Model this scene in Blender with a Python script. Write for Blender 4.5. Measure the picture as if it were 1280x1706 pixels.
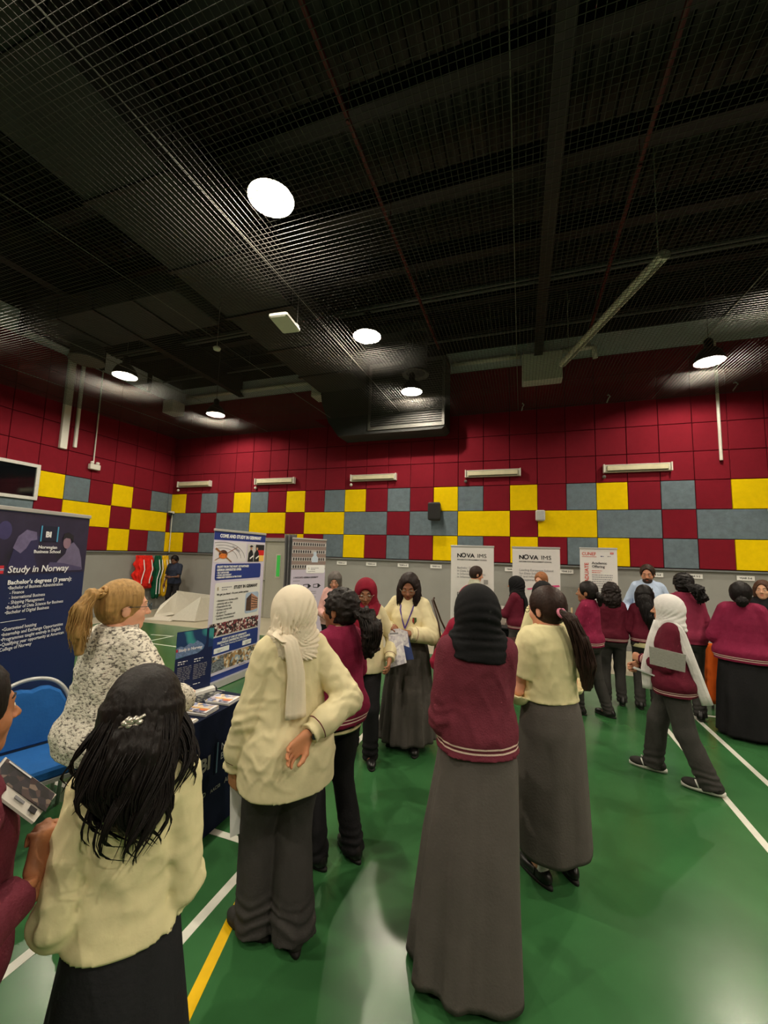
import bpy, math, random, time
import numpy as np
from math import sin, cos, pi, radians, atan2
from mathutils import Matrix, Vector

# ------------------------------------------------------------------ camera
scene = bpy.context.scene
COL = scene.collection
for o in list(bpy.data.objects):
    bpy.data.objects.remove(o)
HC = 1.835                         # camera height above the court
YAW, PITCH, ROLL, FPX = 0.332475, 0.105209, 0.029081, 665.47
ca = bpy.data.cameras.new('camera'); cam = bpy.data.objects.new('camera', ca); COL.objects.link(cam)
fw = np.array([-sin(YAW)*cos(PITCH), cos(YAW)*cos(PITCH), sin(PITCH)])
r0 = np.array([cos(YAW), sin(YAW), 0]); u0 = np.cross(r0, fw)
rt = cos(ROLL)*r0 + sin(ROLL)*u0; up = -sin(ROLL)*r0 + cos(ROLL)*u0
M = Matrix.Identity(4)
for i in range(3):
    M[i][0], M[i][1], M[i][2] = rt[i], up[i], -fw[i]
M[0][3], M[1][3], M[2][3] = 0, 0, HC
cam.matrix_world = M
ca.sensor_fit = 'VERTICAL'; ca.sensor_height = 24.0; ca.sensor_width = 18.0
ca.lens = FPX/1706*24.0
ca.clip_start = 0.05; ca.clip_end = 100
scene.camera = cam

# ------------------------------------------------------------------ world and exposure
w = bpy.data.worlds.new('world'); scene.world = w; w.use_nodes = True
w.node_tree.nodes['Background'].inputs[0].default_value = (0.75, 0.8, 1, 1)
w.node_tree.nodes['Background'].inputs[1].default_value = 0.0
scene.view_settings.view_transform = 'Standard'
scene.view_settings.look = 'None'
scene.view_settings.gamma = 1
scene.view_settings.use_curve_mapping = False
scene.view_settings.exposure = 0.0
LAMP_W = 305.0          # watts of each high bay lamp
LAMP_Z = 5.4
LAMP_XY = [(-2.39, 3.11), (-2.39, 5.80), (-2.26, 8.17), (-7.87, 3.1), (-7.87, 5.83), (-7.69, 8.28), (3.19, 5.8), (3.19, 8.26), (3.19, 3.1),
           (-7.87, .4), (-2.39, .4), (3.19, .4), (-7.87, -2.3), (-2.39, -2.3), (3.19, -2.3), (8.5, .4), (8.5, 3.1), (8.5, 5.8), (8.5, -2.3)]
LAMP_COL = (1.0, 0.89, 0.72)

# ------------------------------------------------------------------ materials
def lin(c):
    if isinstance(c, str):
        c = [int(c[i:i+2], 16)/255 for i in (0, 2, 4)]
    return tuple((x/12.92 if x <= .04045 else ((x+.055)/1.055)**2.4) for x in c) + (1,)
MC = {}
def nd(t, ty, **k):
    n = t.nodes.new(ty)
    for a, b in k.items():
        if a in n.inputs: n.inputs[a].default_value = b
        else: setattr(n, a, b)
    return n
def base_mat(name):
    m = bpy.data.materials.new(name); m.use_nodes = True
    return m, m.node_tree, m.node_tree.nodes['Principled BSDF']
def mat(name, col, rough=.6, var=.06, scale=20, bump=0, bscale=80, metal=0, spec=.5, coat=0, emit=None, sheen=0, stretch=None, trans=0, alpha=1):
    """plain procedural material: colour with a little noise, optional fine relief"""
    if name in MC: return MC[name]
    m, t, b = base_mat(name)
    c = lin(col)
    tc = nd(t, 'ShaderNodeTexCoord'); src = tc.outputs['Object']
    if stretch:
        mp = nd(t, 'ShaderNodeMapping'); mp.inputs['Scale'].default_value = stretch
        t.links.new(src, mp.inputs[0]); src = mp.outputs[0]
    if var:
        n = nd(t, 'ShaderNodeTexNoise'); n.inputs['Scale'].default_value = scale; n.inputs['Detail'].default_value = 5
        t.links.new(src, n.inputs['Vector'])
        r = nd(t, 'ShaderNodeMapRange'); r.inputs[1].default_value = .3; r.inputs[2].default_value = .7
        r.inputs[3].default_value = 1-var; r.inputs[4].default_value = 1+var
        t.links.new(n.outputs[0], r.inputs[0])
        h = nd(t, 'ShaderNodeHueSaturation'); h.inputs['Color'].default_value = c
        t.links.new(r.outputs[0], h.inputs['Value']); t.links.new(h.outputs[0], b.inputs['Base Color'])
    else:
        b.inputs['Base Color'].default_value = c
    b.inputs['Roughness'].default_value = rough; b.inputs['Metallic'].default_value = metal
    b.inputs['Specular IOR Level'].default_value = spec; b.inputs['Coat Weight'].default_value = coat
    b.inputs['Sheen Weight'].default_value = sheen
    b.inputs['Transmission Weight'].default_value = trans
    b.inputs['Alpha'].default_value = alpha
    if emit:
        b.inputs['Emission Color'].default_value = lin(emit[0]); b.inputs['Emission Strength'].default_value = emit[1]
    if bump:
        n2 = nd(t, 'ShaderNodeTexNoise'); n2.inputs['Scale'].default_value = bscale; n2.inputs['Detail'].default_value = 6
        t.links.new(src, n2.inputs['Vector'])
        bp = nd(t, 'ShaderNodeBump'); bp.inputs['Strength'].default_value = bump; bp.inputs['Distance'].default_value = .01
        t.links.new(n2.outputs[0], bp.inputs['Height']); t.links.new(bp.outputs[0], b.inputs['Normal'])
    MC[name] = m
    return m
def cloth(name, col, stripe=None, rough=.85, var=.07, bump=.25, bands=((.030, .040), (.052, .062)), bscale=60, weave=0, crumple=.35):
    """fabric; the stripes of hem and cuffs follow the mesh attribute 'band' (metres from the hem)"""
    if name in MC: return MC[name]
    m = mat(name, col, rough, var, 12, bump, bscale, sheen=.0, spec=.2)
    t = m.node_tree; b = t.nodes['Principled BSDF']
    if crumple:
        tc = nd(t, 'ShaderNodeTexCoord'); nz = nd(t, 'ShaderNodeTexNoise', noise_type='RIDGED_MULTIFRACTAL'); nz.inputs['Scale'].default_value = 4.5; nz.inputs['Detail'].default_value = 2.5; nz.inputs['Distortion'].default_value = .6
        t.links.new(tc.outputs['Object'], nz.inputs['Vector'])
        bp = nd(t, 'ShaderNodeBump'); bp.inputs['Strength'].default_value = crumple; bp.inputs['Distance'].default_value = .02
        t.links.new(nz.outputs[0], bp.inputs['Height'])
        if b.inputs['Normal'].links: t.links.new(b.inputs['Normal'].links[0].from_socket, bp.inputs['Normal'])
        t.links.new(bp.outputs[0], b.inputs['Normal'])
    if stripe:
        at = nd(t, 'ShaderNodeAttribute'); at.attribute_name = 'band'
        cur = None
        for lo, hi in bands:
            a = nd(t, 'ShaderNodeMath', operation='GREATER_THAN'); a.inputs[1].default_value = lo
            c2 = nd(t, 'ShaderNodeMath', operation='LESS_THAN'); c2.inputs[1].default_value = hi
            t.links.new(at.outputs['Fac'], a.inputs[0]); t.links.new(at.outputs['Fac'], c2.inputs[0])
            mm = nd(t, 'ShaderNodeMath', operation='MULTIPLY'); t.links.new(a.outputs[0], mm.inputs[0]); t.links.new(c2.outputs[0], mm.inputs[1])
            if cur is None: cur = mm
            else:
                ad = nd(t, 'ShaderNodeMath', operation='ADD'); t.links.new(cur.outputs[0], ad.inputs[0]); t.links.new(mm.outputs[0], ad.inputs[1]); cur = ad
        mx = nd(t, 'ShaderNodeMix', data_type='RGBA')
        l = b.inputs['Base Color'].links[0].from_socket
        t.links.new(cur.outputs[0], mx.inputs['Factor']); t.links.new(l, mx.inputs['A']); mx.inputs['B'].default_value = lin(stripe)
        t.links.new(mx.outputs['Result'], b.inputs['Base Color'])
    return m

# ------------------------------------------------------------------ object helpers
def link(o, parent=None):
    COL.objects.link(o)
    if parent is not None: o.parent = parent
    return o
def tag(o, label=None, cat=None, group=None, kind=None):
    if label: o['label'] = label
    if cat: o['category'] = cat
    if group: o['group'] = group
    if kind: o['kind'] = kind
    return o
def empty(name, loc=(0, 0, 0), rz=0, label=None, cat=None, group=None, kind=None):
    o = bpy.data.objects.new(name, None); o.location = loc; o.rotation_euler = (0, 0, rz); o.empty_display_size = .2
    link(o); return tag(o, label, cat, group, kind)
def mesh(name, V, F, m, parent=None, smooth=False, attr=None, loc=None, rot=None):
    me = bpy.data.meshes.new(name)
    V = np.asarray(V, dtype=np.float32)
    if isinstance(F, np.ndarray):
        k = F.shape[1]; n = len(F)
        me.vertices.add(len(V)); me.vertices.foreach_set('co', V.ravel())
        me.loops.add(n*k); me.loops.foreach_set('vertex_index', F.astype(np.int32).ravel())
        me.polygons.add(n); me.polygons.foreach_set('loop_start', np.arange(0, n*k, k, dtype=np.int32))
        me.polygons.foreach_set('loop_total', np.full(n, k, dtype=np.int32))
        me.update(calc_edges=True)
    else:
        me.from_pydata([tuple(float(c) for c in v) for v in V], [], F); me.update()
    if smooth: me.polygons.foreach_set('use_smooth', np.ones(len(me.polygons), dtype=bool))
    if attr:
        for an, av in attr.items():
            a = me.attributes.new(an, 'FLOAT', 'POINT'); a.data.foreach_set('value', np.asarray(av, dtype=np.float32))
    if isinstance(m, (list, tuple)):
        for x in m: me.materials.append(x)
    elif m: me.materials.append(m)
    o = bpy.data.objects.new(name, me)
    if loc is not None: o.location = loc
    if rot is not None: o.rotation_euler = rot
    return link(o, parent)

class MB:
    """collects simple shapes into one mesh"""
    def __init__(s): s.V = []; s.F = []
    def add(s, V, F):
        n = len(s.V); s.V += [tuple(v) for v in V]; s.F += [tuple(i+n for i in f) for f in F]; return s
    def box(s, a, b, bev=0):
        x0, y0, z0 = a; x1, y1, z1 = b
        if bev <= 0:
            return s.add([(x0, y0, z0), (x1, y0, z0), (x1, y1, z0), (x0, y1, z0), (x0, y0, z1), (x1, y0, z1), (x1, y1, z1), (x0, y1, z1)],
                         [(0, 3, 2, 1), (4, 5, 6, 7), (0, 1, 5, 4), (1, 2, 6, 5), (2, 3, 7, 6), (3, 0, 4, 7)])
        # rounded box: loft of chamfered rings along z
        rings = []
        for z, i in ((z0, bev), (z0+bev, 0), (z1-bev, 0), (z1, bev)):
            c = bev
            xa, xb, ya, yb = x0+i, x1-i, y0+i, y1-i
            rings.append([(xa+c, ya, z), (xb-c, ya, z), (xb, ya+c, z), (xb, yb-c, z), (xb-c, yb, z), (xa+c, yb, z), (xa, yb-c, z), (xa, ya+c, z)])
        return s.loft(rings)
    def loft(s, rings, cap=True, closed=True):
        n = len(rings[0]); V = [p for r in rings for p in r]; F = []
        for i in range(len(rings)-1):
            for j in range(n if closed else n-1):
                k = (j+1) % n
                F.append((i*n+j, i*n+k, (i+1)*n+k, (i+1)*n+j))
        if cap:
            F.append(tuple(range(n-1, -1, -1))); F.append(tuple((len(rings)-1)*n+j for j in range(n)))
        return s.add(V, F)
    def tube(s, pts, r, n=8, cap=True):
        pts = [np.array(p, float) for p in pts]; rs = r if hasattr(r, '__len__') else [r]*len(pts)
        t = pts[1]-pts[0]; t /= np.linalg.norm(t)
        a = np.array([0, 0, 1.]) if abs(t[2]) < .9 else np.array([1., 0, 0])
        x = np.cross(t, a); x /= np.linalg.norm(x); rings = []
        for i, p in enumerate(pts):
            d = pts[min(i+1, len(pts)-1)]-pts[max(i-1, 0)]; d = d/(np.linalg.norm(d)+1e-9)
            x = x-d*(x@d); x /= np.linalg.norm(x)+1e-9; y = np.cross(d, x)
            rings.append([tuple(p+rs[i]*(cos(2*pi*k/n)*x+sin(2*pi*k/n)*y)) for k in range(n)])
        return s.loft(rings, cap)
    def lathe(s, prof, n=24, c=(0, 0, 0), cap=True):
        return s.loft([[(c[0]+r*cos(2*pi*k/n), c[1]+r*sin(2*pi*k/n), c[2]+z) for k in range(n)] for r, z in prof], cap)
    def build(s, name, m, parent=None, smooth=False, **k):
        return mesh(name, s.V, s.F, m, parent, smooth, **k)
def box(name, a, b, m, parent=None, bev=0, **k): return MB().box(a, b, bev).build(name, m, parent, **k)

TX = {}
def text(body, size, m, parent, loc, rot=(pi/2, 0, 0), align='LEFT', bold=0, name='lettering', sx=1, shear=0):
    key = (body, size, align, bold, m.name, shear)
    if key not in TX:
        c = bpy.data.curves.new('t', 'FONT'); c.body = body; c.size = size; c.align_x = align; c.offset = bold; c.extrude = .0006
        c.resolution_u = 2; c.shear = shear; c.space_line = 1.0
        o = bpy.data.objects.new('t', c); me = bpy.data.meshes.new_from_object(o); me.name = name
        bpy.data.objects.remove(o); me.materials.clear(); me.materials.append(m); TX[key] = me
    o = bpy.data.objects.new(name, TX[key]); o.location = loc; o.rotation_euler = rot; o.scale = (sx, 1, 1)
    return link(o, parent)
def flat(name, pts, m, parent, y=-.002, t=.0008):
    """thin flat printed shape in a banner's local x-z plane"""
    n = len(pts)
    V = [(x, y, z) for x, z in pts]+[(x, y+t, z) for x, z in pts]
    F = [tuple(range(n)), tuple(range(2*n-1, n-1, -1))]+[(i, i+n, (i+1) % n+n, (i+1) % n) for i in range(n)]
    return mesh(name, V, F, m, parent)
def rrect(x0, z0, x1, z1, r, n=4):
    P = []
    for cx, cz, a in ((x1-r, z1-r, 0), (x0+r, z1-r, 90), (x0+r, z0+r, 180), (x1-r, z0+r, 270)):
        for i in range(n+1):
            t = radians(a+90*i/n); P.append((cx+r*cos(t), cz+r*sin(t)))
    return P[::-1]
# ------------------------------------------------------------------ organic shapes: fields turned into meshes
f32 = np.float32
def nets(fn, lo, hi, h):
    """surface nets over the zero level of fn(points Nx3)"""
    lo = np.array(lo, float)-2*h; hi = np.array(hi, float)+2*h
    n = np.ceil((hi-lo)/h).astype(int)+1
    ax = [(lo[i]+h*np.arange(n[i])).astype(f32) for i in range(3)]
    G = np.stack(np.meshgrid(*ax, indexing='ij'), -1)
    Fv = fn(G.reshape(-1, 3)).reshape(n)
    S = Fv < 0
    c = np.zeros(n-1, int)
    for i in (0, 1):
        for j in (0, 1):
            for k in (0, 1):
                c += S[i:n[0]-1+i, j:n[1]-1+j, k:n[2]-1+k]
    cells = np.argwhere((c > 0) & (c < 8))
    idx = -np.ones(n-1, int); idx[tuple(cells.T)] = np.arange(len(cells))
    acc = np.zeros((len(cells), 3)); cnt = np.zeros(len(cells))
    corners = [(i, j, k) for i in (0, 1) for j in (0, 1) for k in (0, 1)]
    for a in corners:
        for d in range(3):
            if a[d]: continue
            b = list(a); b[d] = 1
            pa = cells+a; pb = cells+b
            va = Fv[tuple(pa.T)]; vb = Fv[tuple(pb.T)]
            m = (va < 0) != (vb < 0)
            t = np.where(m, va/np.where(m, va-vb, 1), 0)
            acc[m] += (np.array(a)+(np.array(b)-np.array(a))*t[:, None])[m]; cnt[m] += 1
    V = lo+(cells+acc/cnt[:, None])*h
    quads = []
    for d in range(3):
        sl0 = [slice(1, -1)]*3; sl1 = [slice(1, -1)]*3
        sl0[d] = slice(0, -1); sl1[d] = slice(1, None)
        A = S[tuple(sl0)]; B = S[tuple(sl1)]
        e = np.argwhere(A != B)
        if not len(e): continue
        off = np.ones(3, int); off[d] = 0
        p = e+off
        ins = S[tuple(p.T)]
        u, v = (d+1) % 3, (d+2) % 3
        du = np.zeros(3, int); du[u] = 1; dv = np.zeros(3, int); dv[v] = 1
        q = np.stack([idx[tuple((p-du-dv).T)], idx[tuple((p-dv).T)], idx[tuple(p.T)], idx[tuple((p-du).T)]], 1)
        q[~ins] = q[~ins][:, ::-1]
        quads.append(q)
    Q = np.concatenate(quads); Q = Q[(Q >= 0).all(1)]
    return V, Q
def smin(a, b, k):
    h = np.maximum(k-np.abs(a-b), 0)/k
    return np.minimum(a, b)-h*h*k*.25
def smax(a, b, k): return -smin(-a, -b, k)
def cap(p, a, b, r1, r2=None, sq=None):
    """tapered capsule; sq flattens along a direction: (unit vector, factor)"""
    r2 = r1 if r2 is None else r2
    a = np.array(a, f32); b = np.array(b, f32); ab = b-a
    q = p-a
    t = np.clip((q@ab)/(ab@ab+1e-9), 0, 1)
    v = q-t[:, None]*ab
    if sq is not None:
        s = np.array(sq[0], f32); v = v+(v@s)[:, None]*s*(sq[1]-1)
    return np.sqrt((v*v).sum(1))-(r1+(r2-r1)*t)
def chain(p, pts, rs, k=.02, sq=None):
    d = None
    for i in range(len(pts)-1):
        e = cap(p, pts[i], pts[i+1], rs[i], rs[i+1], sq)
        d = e if d is None else smin(d, e, k)
    return d
def ell(p, c, r, R=None):
    q = p-np.array(c, f32)
    if R is not None: q = q@np.array(R, f32)
    r = np.array(r, f32)
    k0 = np.sqrt(((q/r)**2).sum(1)); k1 = np.sqrt(((q/(r*r))**2).sum(1))
    return k0*(k0-1)/(k1+1e-6)
def stack(p, L, n=2.3):
    """body of stacked rounded ellipses, L rows (z, half width, half depth, centre y[, centre x])"""
    L = np.array([list(r)+[0]*(5-len(r)) for r in L], float)
    z = p[:, 2]
    a, b, cy, cx = [np.interp(z, L[:, 0], L[:, i]) for i in (1, 2, 3, 4)]
    k = (np.abs((p[:, 0]-cx)/a)**n+np.abs((p[:, 1]-cy)/b)**n)**(1/n)
    d = (k-1)*np.minimum(a, b)
    return np.maximum(d, np.maximum(L[0, 0]-z, z-L[-1, 0])).astype(f32)
def wave(p, scale, seed):
    r = np.random.RandomState(seed); o = 0
    for i in range(5):
        d = r.normal(size=3); d /= np.linalg.norm(d); d *= scale*(1+.7*r.rand())
        o = o+np.sin(p@d.astype(f32)+6.3*r.rand()+1.3*np.sin(p@(r.normal(size=3)*scale*.4).astype(f32)))
    return o/2.6
def crease(p, scale, seed):
    a = 1-np.minimum(np.abs(wave(p, scale, seed))*2.2, 1.4)
    b = 1-np.minimum(np.abs(wave(p, scale*1.9, seed+3))*2.2, 1.4)
    return -(a+.45*b)*.75

def rotz(a): return np.array([[cos(a), -sin(a), 0], [sin(a), cos(a), 0], [0, 0, 1]])
def rotx(a): return np.array([[1, 0, 0], [0, cos(a), -sin(a)], [0, sin(a), cos(a)]])
def roty(a): return np.array([[cos(a), 0, sin(a)], [0, 1, 0], [-sin(a), 0, cos(a)]])

# ------------------------------------------------------------------ hands
HC_ = {}
def hand_shape(pose, res):
    """hand in its own frame: wrist at origin, fingers along +y, palm facing -z, thumb on +x side"""
    key = (pose, res)
    if key in HC_: return HC_[key]
    curl = {'relaxed': (.35, .5, .35), 'grip': (.95, 1.0, .6), 'pinch': (.7, .7, .4), 'flat': (.08, .12, .1), 'fist': (1.3, 1.4, .8)}[pose]
    fing = []
    for i, (bx, by, ln, r) in enumerate([(.029, .090, .068, .0088), (.0095, .094, .077, .009), (-.010, .091, .071, .0087), (-.028, .083, .055, .0078)]):
        a = 0; P = [np.array([bx, by, 0])]; sp = (.5-i)*-.05 if False else (1.3-i)*.05
        for j, f in enumerate((.46, .3, .24)):
            a += curl[j]*(1+.12*i)
            d = np.array([sin(sp)*cos(a), cos(sp)*cos(a), -sin(a)]); P.append(P[-1]+d*ln*f)
        fing.append((P, [r, r*.95, r*.88, r*.75]))
    if pose in ('grip', 'pinch', 'fist'): T = [(.022, .03, -.006), (.047, .058, -.022), (.040, .083, -.040), (.030, .10, -.048)]
    elif pose == 'flat': T = [(.022, .03, -.004), (.050, .055, -.008), (.064, .082, -.010), (.070, .103, -.012)]
    else: T = [(.022, .03, -.006), (.049, .057, -.016), (.055, .085, -.026), (.052, .108, -.034)]
    def fn(p):
        d = chain(p, [(.024, .02, 0), (.028, .088, 0)], [.014, .013], .01)
        for x in (.009, -.008, -.024):
            d = smin(d, cap(p, (x*.8, .015, 0), (x, .088 if x > -.02 else .08, 0), .0145, .0125), .014)
        d = smin(d, cap(p, (0, -.04, 0), (0, .012, 0), .021, .023, ((0, 0, 1), 1.25)), .02)
        d = smin(d, chain(p, T, [.015, .0125, .0105, .0088], .008), .012)
        o = None
        for P, R in fing:
            e = chain(p, P, R, .004); o = e if o is None else np.minimum(o, e)
        return smin(d, o, .007)
    V, F = nets(fn, (-.05, -.045, -.11), (.085, .185, .03), res)
    HC_[key] = (V, F)
    return V, F

# ------------------------------------------------------------------ head
def head_field(p, female=True, nose=1.0, low=False):
    d = ell(p, (0, -.014, .025), (.074, .092, .092))
    d = smin(d, ell(p, (0, .022, -.04), (.058, .064, .080)), .04)
    d = smin(d, ell(p, (0, .062, -.092), (.020, .018, .016)), .035)
    d = smin(d, cap(p, (-.030, .074, .020), (.030, .074, .020), .010), .022)
    for s in (-1, 1):
        d = smax(d, -ell(p, (s*.031, .093, .004), (.017, .014, .011)), .012)
        d = smin(d, ell(p, (s*.042, .052, -.030), (.018, .020, .018)), .025)
        d = smin(d, ell(p, (s*.031, .0735, .002), (.013, .0125, .0115)), .003)
        d = smin(d, ell(p, (s*.077, -.012, -.012), (.008, .018, .031)), .006)
    d = smin(d, cap(p, (0, .080, .010), (0, .100+.006*nose, -.028), .0065, .0105), .012)
    for s in (-1, 1): d = smin(d, ell(p, (s*.011, .094, -.031), (.008, .010, .007)), .006)
    d = smin(d, ell(p, (0, .0815, -.056), (.023, .010, .0055)), .006)
    d = smin(d, ell(p, (0, .0805, -.067), (.019, .010, .0062)), .005)
    return d

SKIN = {}
def skin(col):
    k = 'skin_'+col
    if k in MC: return MC[k]
    m = mat(k, [min(1, int(col[i:i+2], 16)/255*1.1+.03) for i in (0, 2, 4)], .5, .06, 18, .08, 160, spec=.35)
    b = m.node_tree.nodes['Principled BSDF']; b.inputs['Subsurface Weight'].default_value = .08
    b.inputs['Subsurface Radius'].default_value = (.012, .005, .003)
    t = m.node_tree
    at = nd(t, 'ShaderNodeAttribute'); at.attribute_name = 'lip'
    mx = nd(t, 'ShaderNodeMix', data_type='RGBA'); l = b.inputs['Base Color'].links[0].from_socket
    t.links.new(at.outputs['Fac'], mx.inputs['Factor']); t.links.new(l, mx.inputs['A'])
    c = lin([min(1, int(col[i:i+2], 16)/255*1.1+.03) for i in (0, 2, 4)]); mx.inputs['B'].default_value = (c[0]*.72, c[1]*.38, c[2]*.42, 1); t.links.new(mx.outputs['Result'], b.inputs['Base Color'])
    return m
def hair_mat(col):
    k = 'hair_'+col
    if k in MC: return MC[k]
    return mat(k, col, .52, .30, 70, .25, 150, spec=.22, stretch=(1, 1, .07))

# ------------------------------------------------------------------ a person
def ik(S, T, l1, l2, pole):
    S = np.array(S, float); T = np.array(T, float); v = T-S; L = np.linalg.norm(v)
    if L > (l1+l2)*.995: T = S+v/L*(l1+l2)*.995; v = T-S; L = np.linalg.norm(v)
    u = v/L; a = (l1*l1-l2*l2+L*L)/(2*L); h = math.sqrt(max(l1*l1-a*a, 0))
    pl = np.array(pole, float); pl = pl-u*(pl@u); pl /= np.linalg.norm(pl)+1e-9
    return S+u*a+pl*h, T

def skirt_mesh(rings, pleats, amp, seed, hem_wave=.0, N=180, t=.006):
    """rings: (z, a, b, cx, cy); pleats deepen downwards"""
    r = np.random.RandomState(seed); zs = np.linspace(rings[0][0], rings[-1][0], 46)
    R = np.array(rings, float); o = np.argsort(R[:, 0]); R = R[o]
    th = np.linspace(0, 2*pi, N, endpoint=False)
    ph = r.rand(4)*6.3; V = []
    z0, z1 = rings[0][0], rings[-1][0]
    w = np.abs(((th*pleats/(2*pi)+.25*np.sin(th*2+ph[0])) % 1)*2-1)          # triangular pleat profile
    w = np.clip(w*1.5-.25, 0, 1); w = w*w*(3-2*w)
    for z in zs:
        a, b, cx, cy = [np.interp(z, R[:, 0], R[:, i]) for i in (1, 2, 3, 4)]
        f = (z0-z)/(z0-z1)
        k = 1+amp*(.18+.82*f)*(w-.5)+.035*f*np.sin(3*th+ph[1]+f*1.2)+.02*f*np.sin(7*th+ph[2]-f*2)
        zz = z+hem_wave*f**3*np.sin(2*th+ph[3])
        V.append(np.stack([cx+a*k*np.cos(th), cy+b*k*np.sin(th), zz*np.ones(N)], 1))
    outer = np.array(V); inner = outer.copy()
    ctr = outer.mean(1, keepdims=True); inner = ctr+(outer-ctr)*(1-t/np.linalg.norm(outer-ctr, axis=2, keepdims=True)); inner[:, :, 2] = outer[:, :, 2]
    A = np.concatenate([outer, inner[::-1]]).reshape(-1, 3)
    m = len(zs)*2; i, j = np.meshgrid(np.arange(m), np.arange(N), indexing='ij'); k = (j+1) % N; i2 = (i+1) % m
    F = np.stack([i*N+k, i*N+j, i2*N+j, i2*N+k], -1).reshape(-1, 4)
    return A, F

class Person:
    def __init__(P, loc, face, H, label, group=None, skin_c='b98563', build=1.0, lean=0, res=.012, female=True, scale=1.0,
                 lw=(-.24, .03, .78), rw=(.24, .03, .78), lpole=(-.5, -.8, -.5), rpole=(.5, -.8, -.5), lhand='relaxed', rhand='relaxed',
                 lpalm=(1, 0, 0), rpalm=(-1, 0, 0), lfing=None, rfing=None, hy=0, hp=0, hr=0, feet=((-.09, 0, 0), (.09, 0, 0)), nose=1.0, toe=(.15, .15),
                 stance_knee=0, heel=(0, 0)):
        P.s = s = H/1.6; P.res = res; P.build = build; P.seed = int(abs(loc[0]*131+loc[1]*977)*10) % 9999
        build = P.build = .55+.45*build if build > 1 else build
        P.root = empty('person', (loc[0], loc[1], 0), face, label, 'person', group)
        if scale != 1: P.root.scale = (scale,)*3
        P.H = H; P.female = female
        sw = (.134 if female else .158)*s*(.75+.25*build)
        P.sw = sw
        P.sh = {-1: np.array([-sw, 0, 1.29*s]), 1: np.array([sw, 0, 1.29*s])}
        P.el, P.wr = {}, {}
        for sd, wv, po in ((-1, lw, lpole), (1, rw, rpole)):
            P.el[sd], P.wr[sd] = ik(P.sh[sd], np.array(wv)*s, .300*s, .245*s, po)
        P.hip = {-1: np.array([-.082*s*build**.5, 0, .83*s]), 1: np.array([.082*s*build**.5, 0, .83*s])}
        P.ank, P.kn = {}, {}
        for sd, ft in ((-1, feet[0]), (1, feet[1])):
            a = np.array([ft[0], ft[1]-.02, ft[2]+.075])*np.array([s, s, s])
            P.kn[sd], P.ank[sd] = ik(P.hip[sd], a, .39*s, .385*s, (0.02*sd, 1, 0))
        P.toe = {-1: toe[0], 1: toe[1]}; P.heel = {-1: heel[0], 1: heel[1]}
        P.skinm = skin(skin_c); P.nose = nose
        P.hc = np.array([0, .022*s, H-.134*s])
        P.HR = rotz(hy)@rotx(hp)@roty(hr)       # head rotation; hp negative looks down
        P.hc = P.hc+np.array([0, .05*s*sin(-hp), -.02*s*abs(sin(hp))])
        P.hs = s**.5*1.08
        P.hands = {-1: (lhand, lpalm, lfing), 1: (rhand, rpalm, rfing)}
        P.torso = [(.76, .112, .088, -.006), (.82, .150, .110, -.014), (.88, .148, .110, -.012), (.98, .116, .088, .004), (1.08, .122, .094, .010 if female else .0), (1.18, .131, .106, .012), (1.25, .130, .092, .002), (1.31, .100, .070, -.006), (1.36, .058, .052, -.008), (1.38, .05, .05, -.006)]
        P.cm = 1.0
    def tl(P, extra, top=9, prof=None):
        s, b = P.s, P.build
        L = []
        for z, a, d, y in (prof or P.torso):
            L.append((z*s, (a*(b if z < 1.22 else .6+.4*b)+extra)*s, (d*(b if z < 1.22 else .6+.4*b)+extra)*s, y*s))
        return L
    def arm(P, p, sd, extra, upto=1.0, r=(.043, .036, .030, .025), elbow=0):
        s = P.s; k = .85+.15*P.build
        S, E, W = P.sh[sd], P.el[sd], P.wr[sd]
        d = cap(p, S+[-sd*.02*s, 0, -.005*s], E, (r[0]*k+extra)*s, (r[1]*k+extra+elbow)*s)
        if upto > 0:
            We = E+(W-E)*min(upto, 1)
            r3 = r[2]+(r[3]-r[2])*upto
            d = smin(d, cap(p, E, We, (r[1]*k+extra+elbow)*s, (r3+extra)*s), .02)
        return d
    def body(P):
        s = P.s; HR = P.HR.astype(f32)
        def fn(p):
            d = stack(p, P.tl(-.012))
            d = smin(d, cap(p, (0, -.012*s, 1.30*s), P.hc+P.HR@np.array([0, -.02, -.05]), .052*s, .049*s), .03)
            for sd in (-1, 1):
                d = smin(d, P.arm(p, sd, -.006, 1.0), .03)
                l = cap(p, P.hip[sd], P.kn[sd], .072*s*P.build**.5, .048*s)
                l = smin(l, cap(p, P.kn[sd], P.ank[sd], .048*s, .032*s), .02)
                l = smin(l, cap(p, P.ank[sd], P.ank[sd]+[0, .06*s, -.035*s], .03*s, .025*s), .02)
                d = smin(d, l, .03)
            return d
        X = [P.sh[-1], P.sh[1], P.el[-1], P.el[1], P.wr[-1], P.wr[1], P.kn[-1], P.kn[1], P.ank[-1], P.ank[1]]
        lo = np.min(X, 0)-.12; hi = np.max(X, 0)+.12; lo[2] = .03; hi[2] = P.H-.1
        lo[:2] = np.minimum(lo[:2], [-.2*P.build, -.16]); hi[:2] = np.maximum(hi[:2], [.2*P.build, .16])
        V, F = nets(fn, lo, hi, max(P.res*1.5, .015)); Vs, Fs = [V], [F]; lip = [np.zeros(len(V))]
        # head, finer
        hr = .0050 if P.res < .009 else (.0062 if P.res < .0105 else .0075)
        V, F = nets(lambda p: smin(head_field(p, nose=P.nose), cap(p, (0, -.02, -.16), (0, -.022, -.05), .049, .050), .03), (-.1, -.12, -.15), (.1, .125, .125), hr)
        e = np.exp(-((V[:, 0]/.019)**4+((V[:, 2]+.0615)/.0105)**4+((V[:, 1]-.09)/.02)**2))
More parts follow.
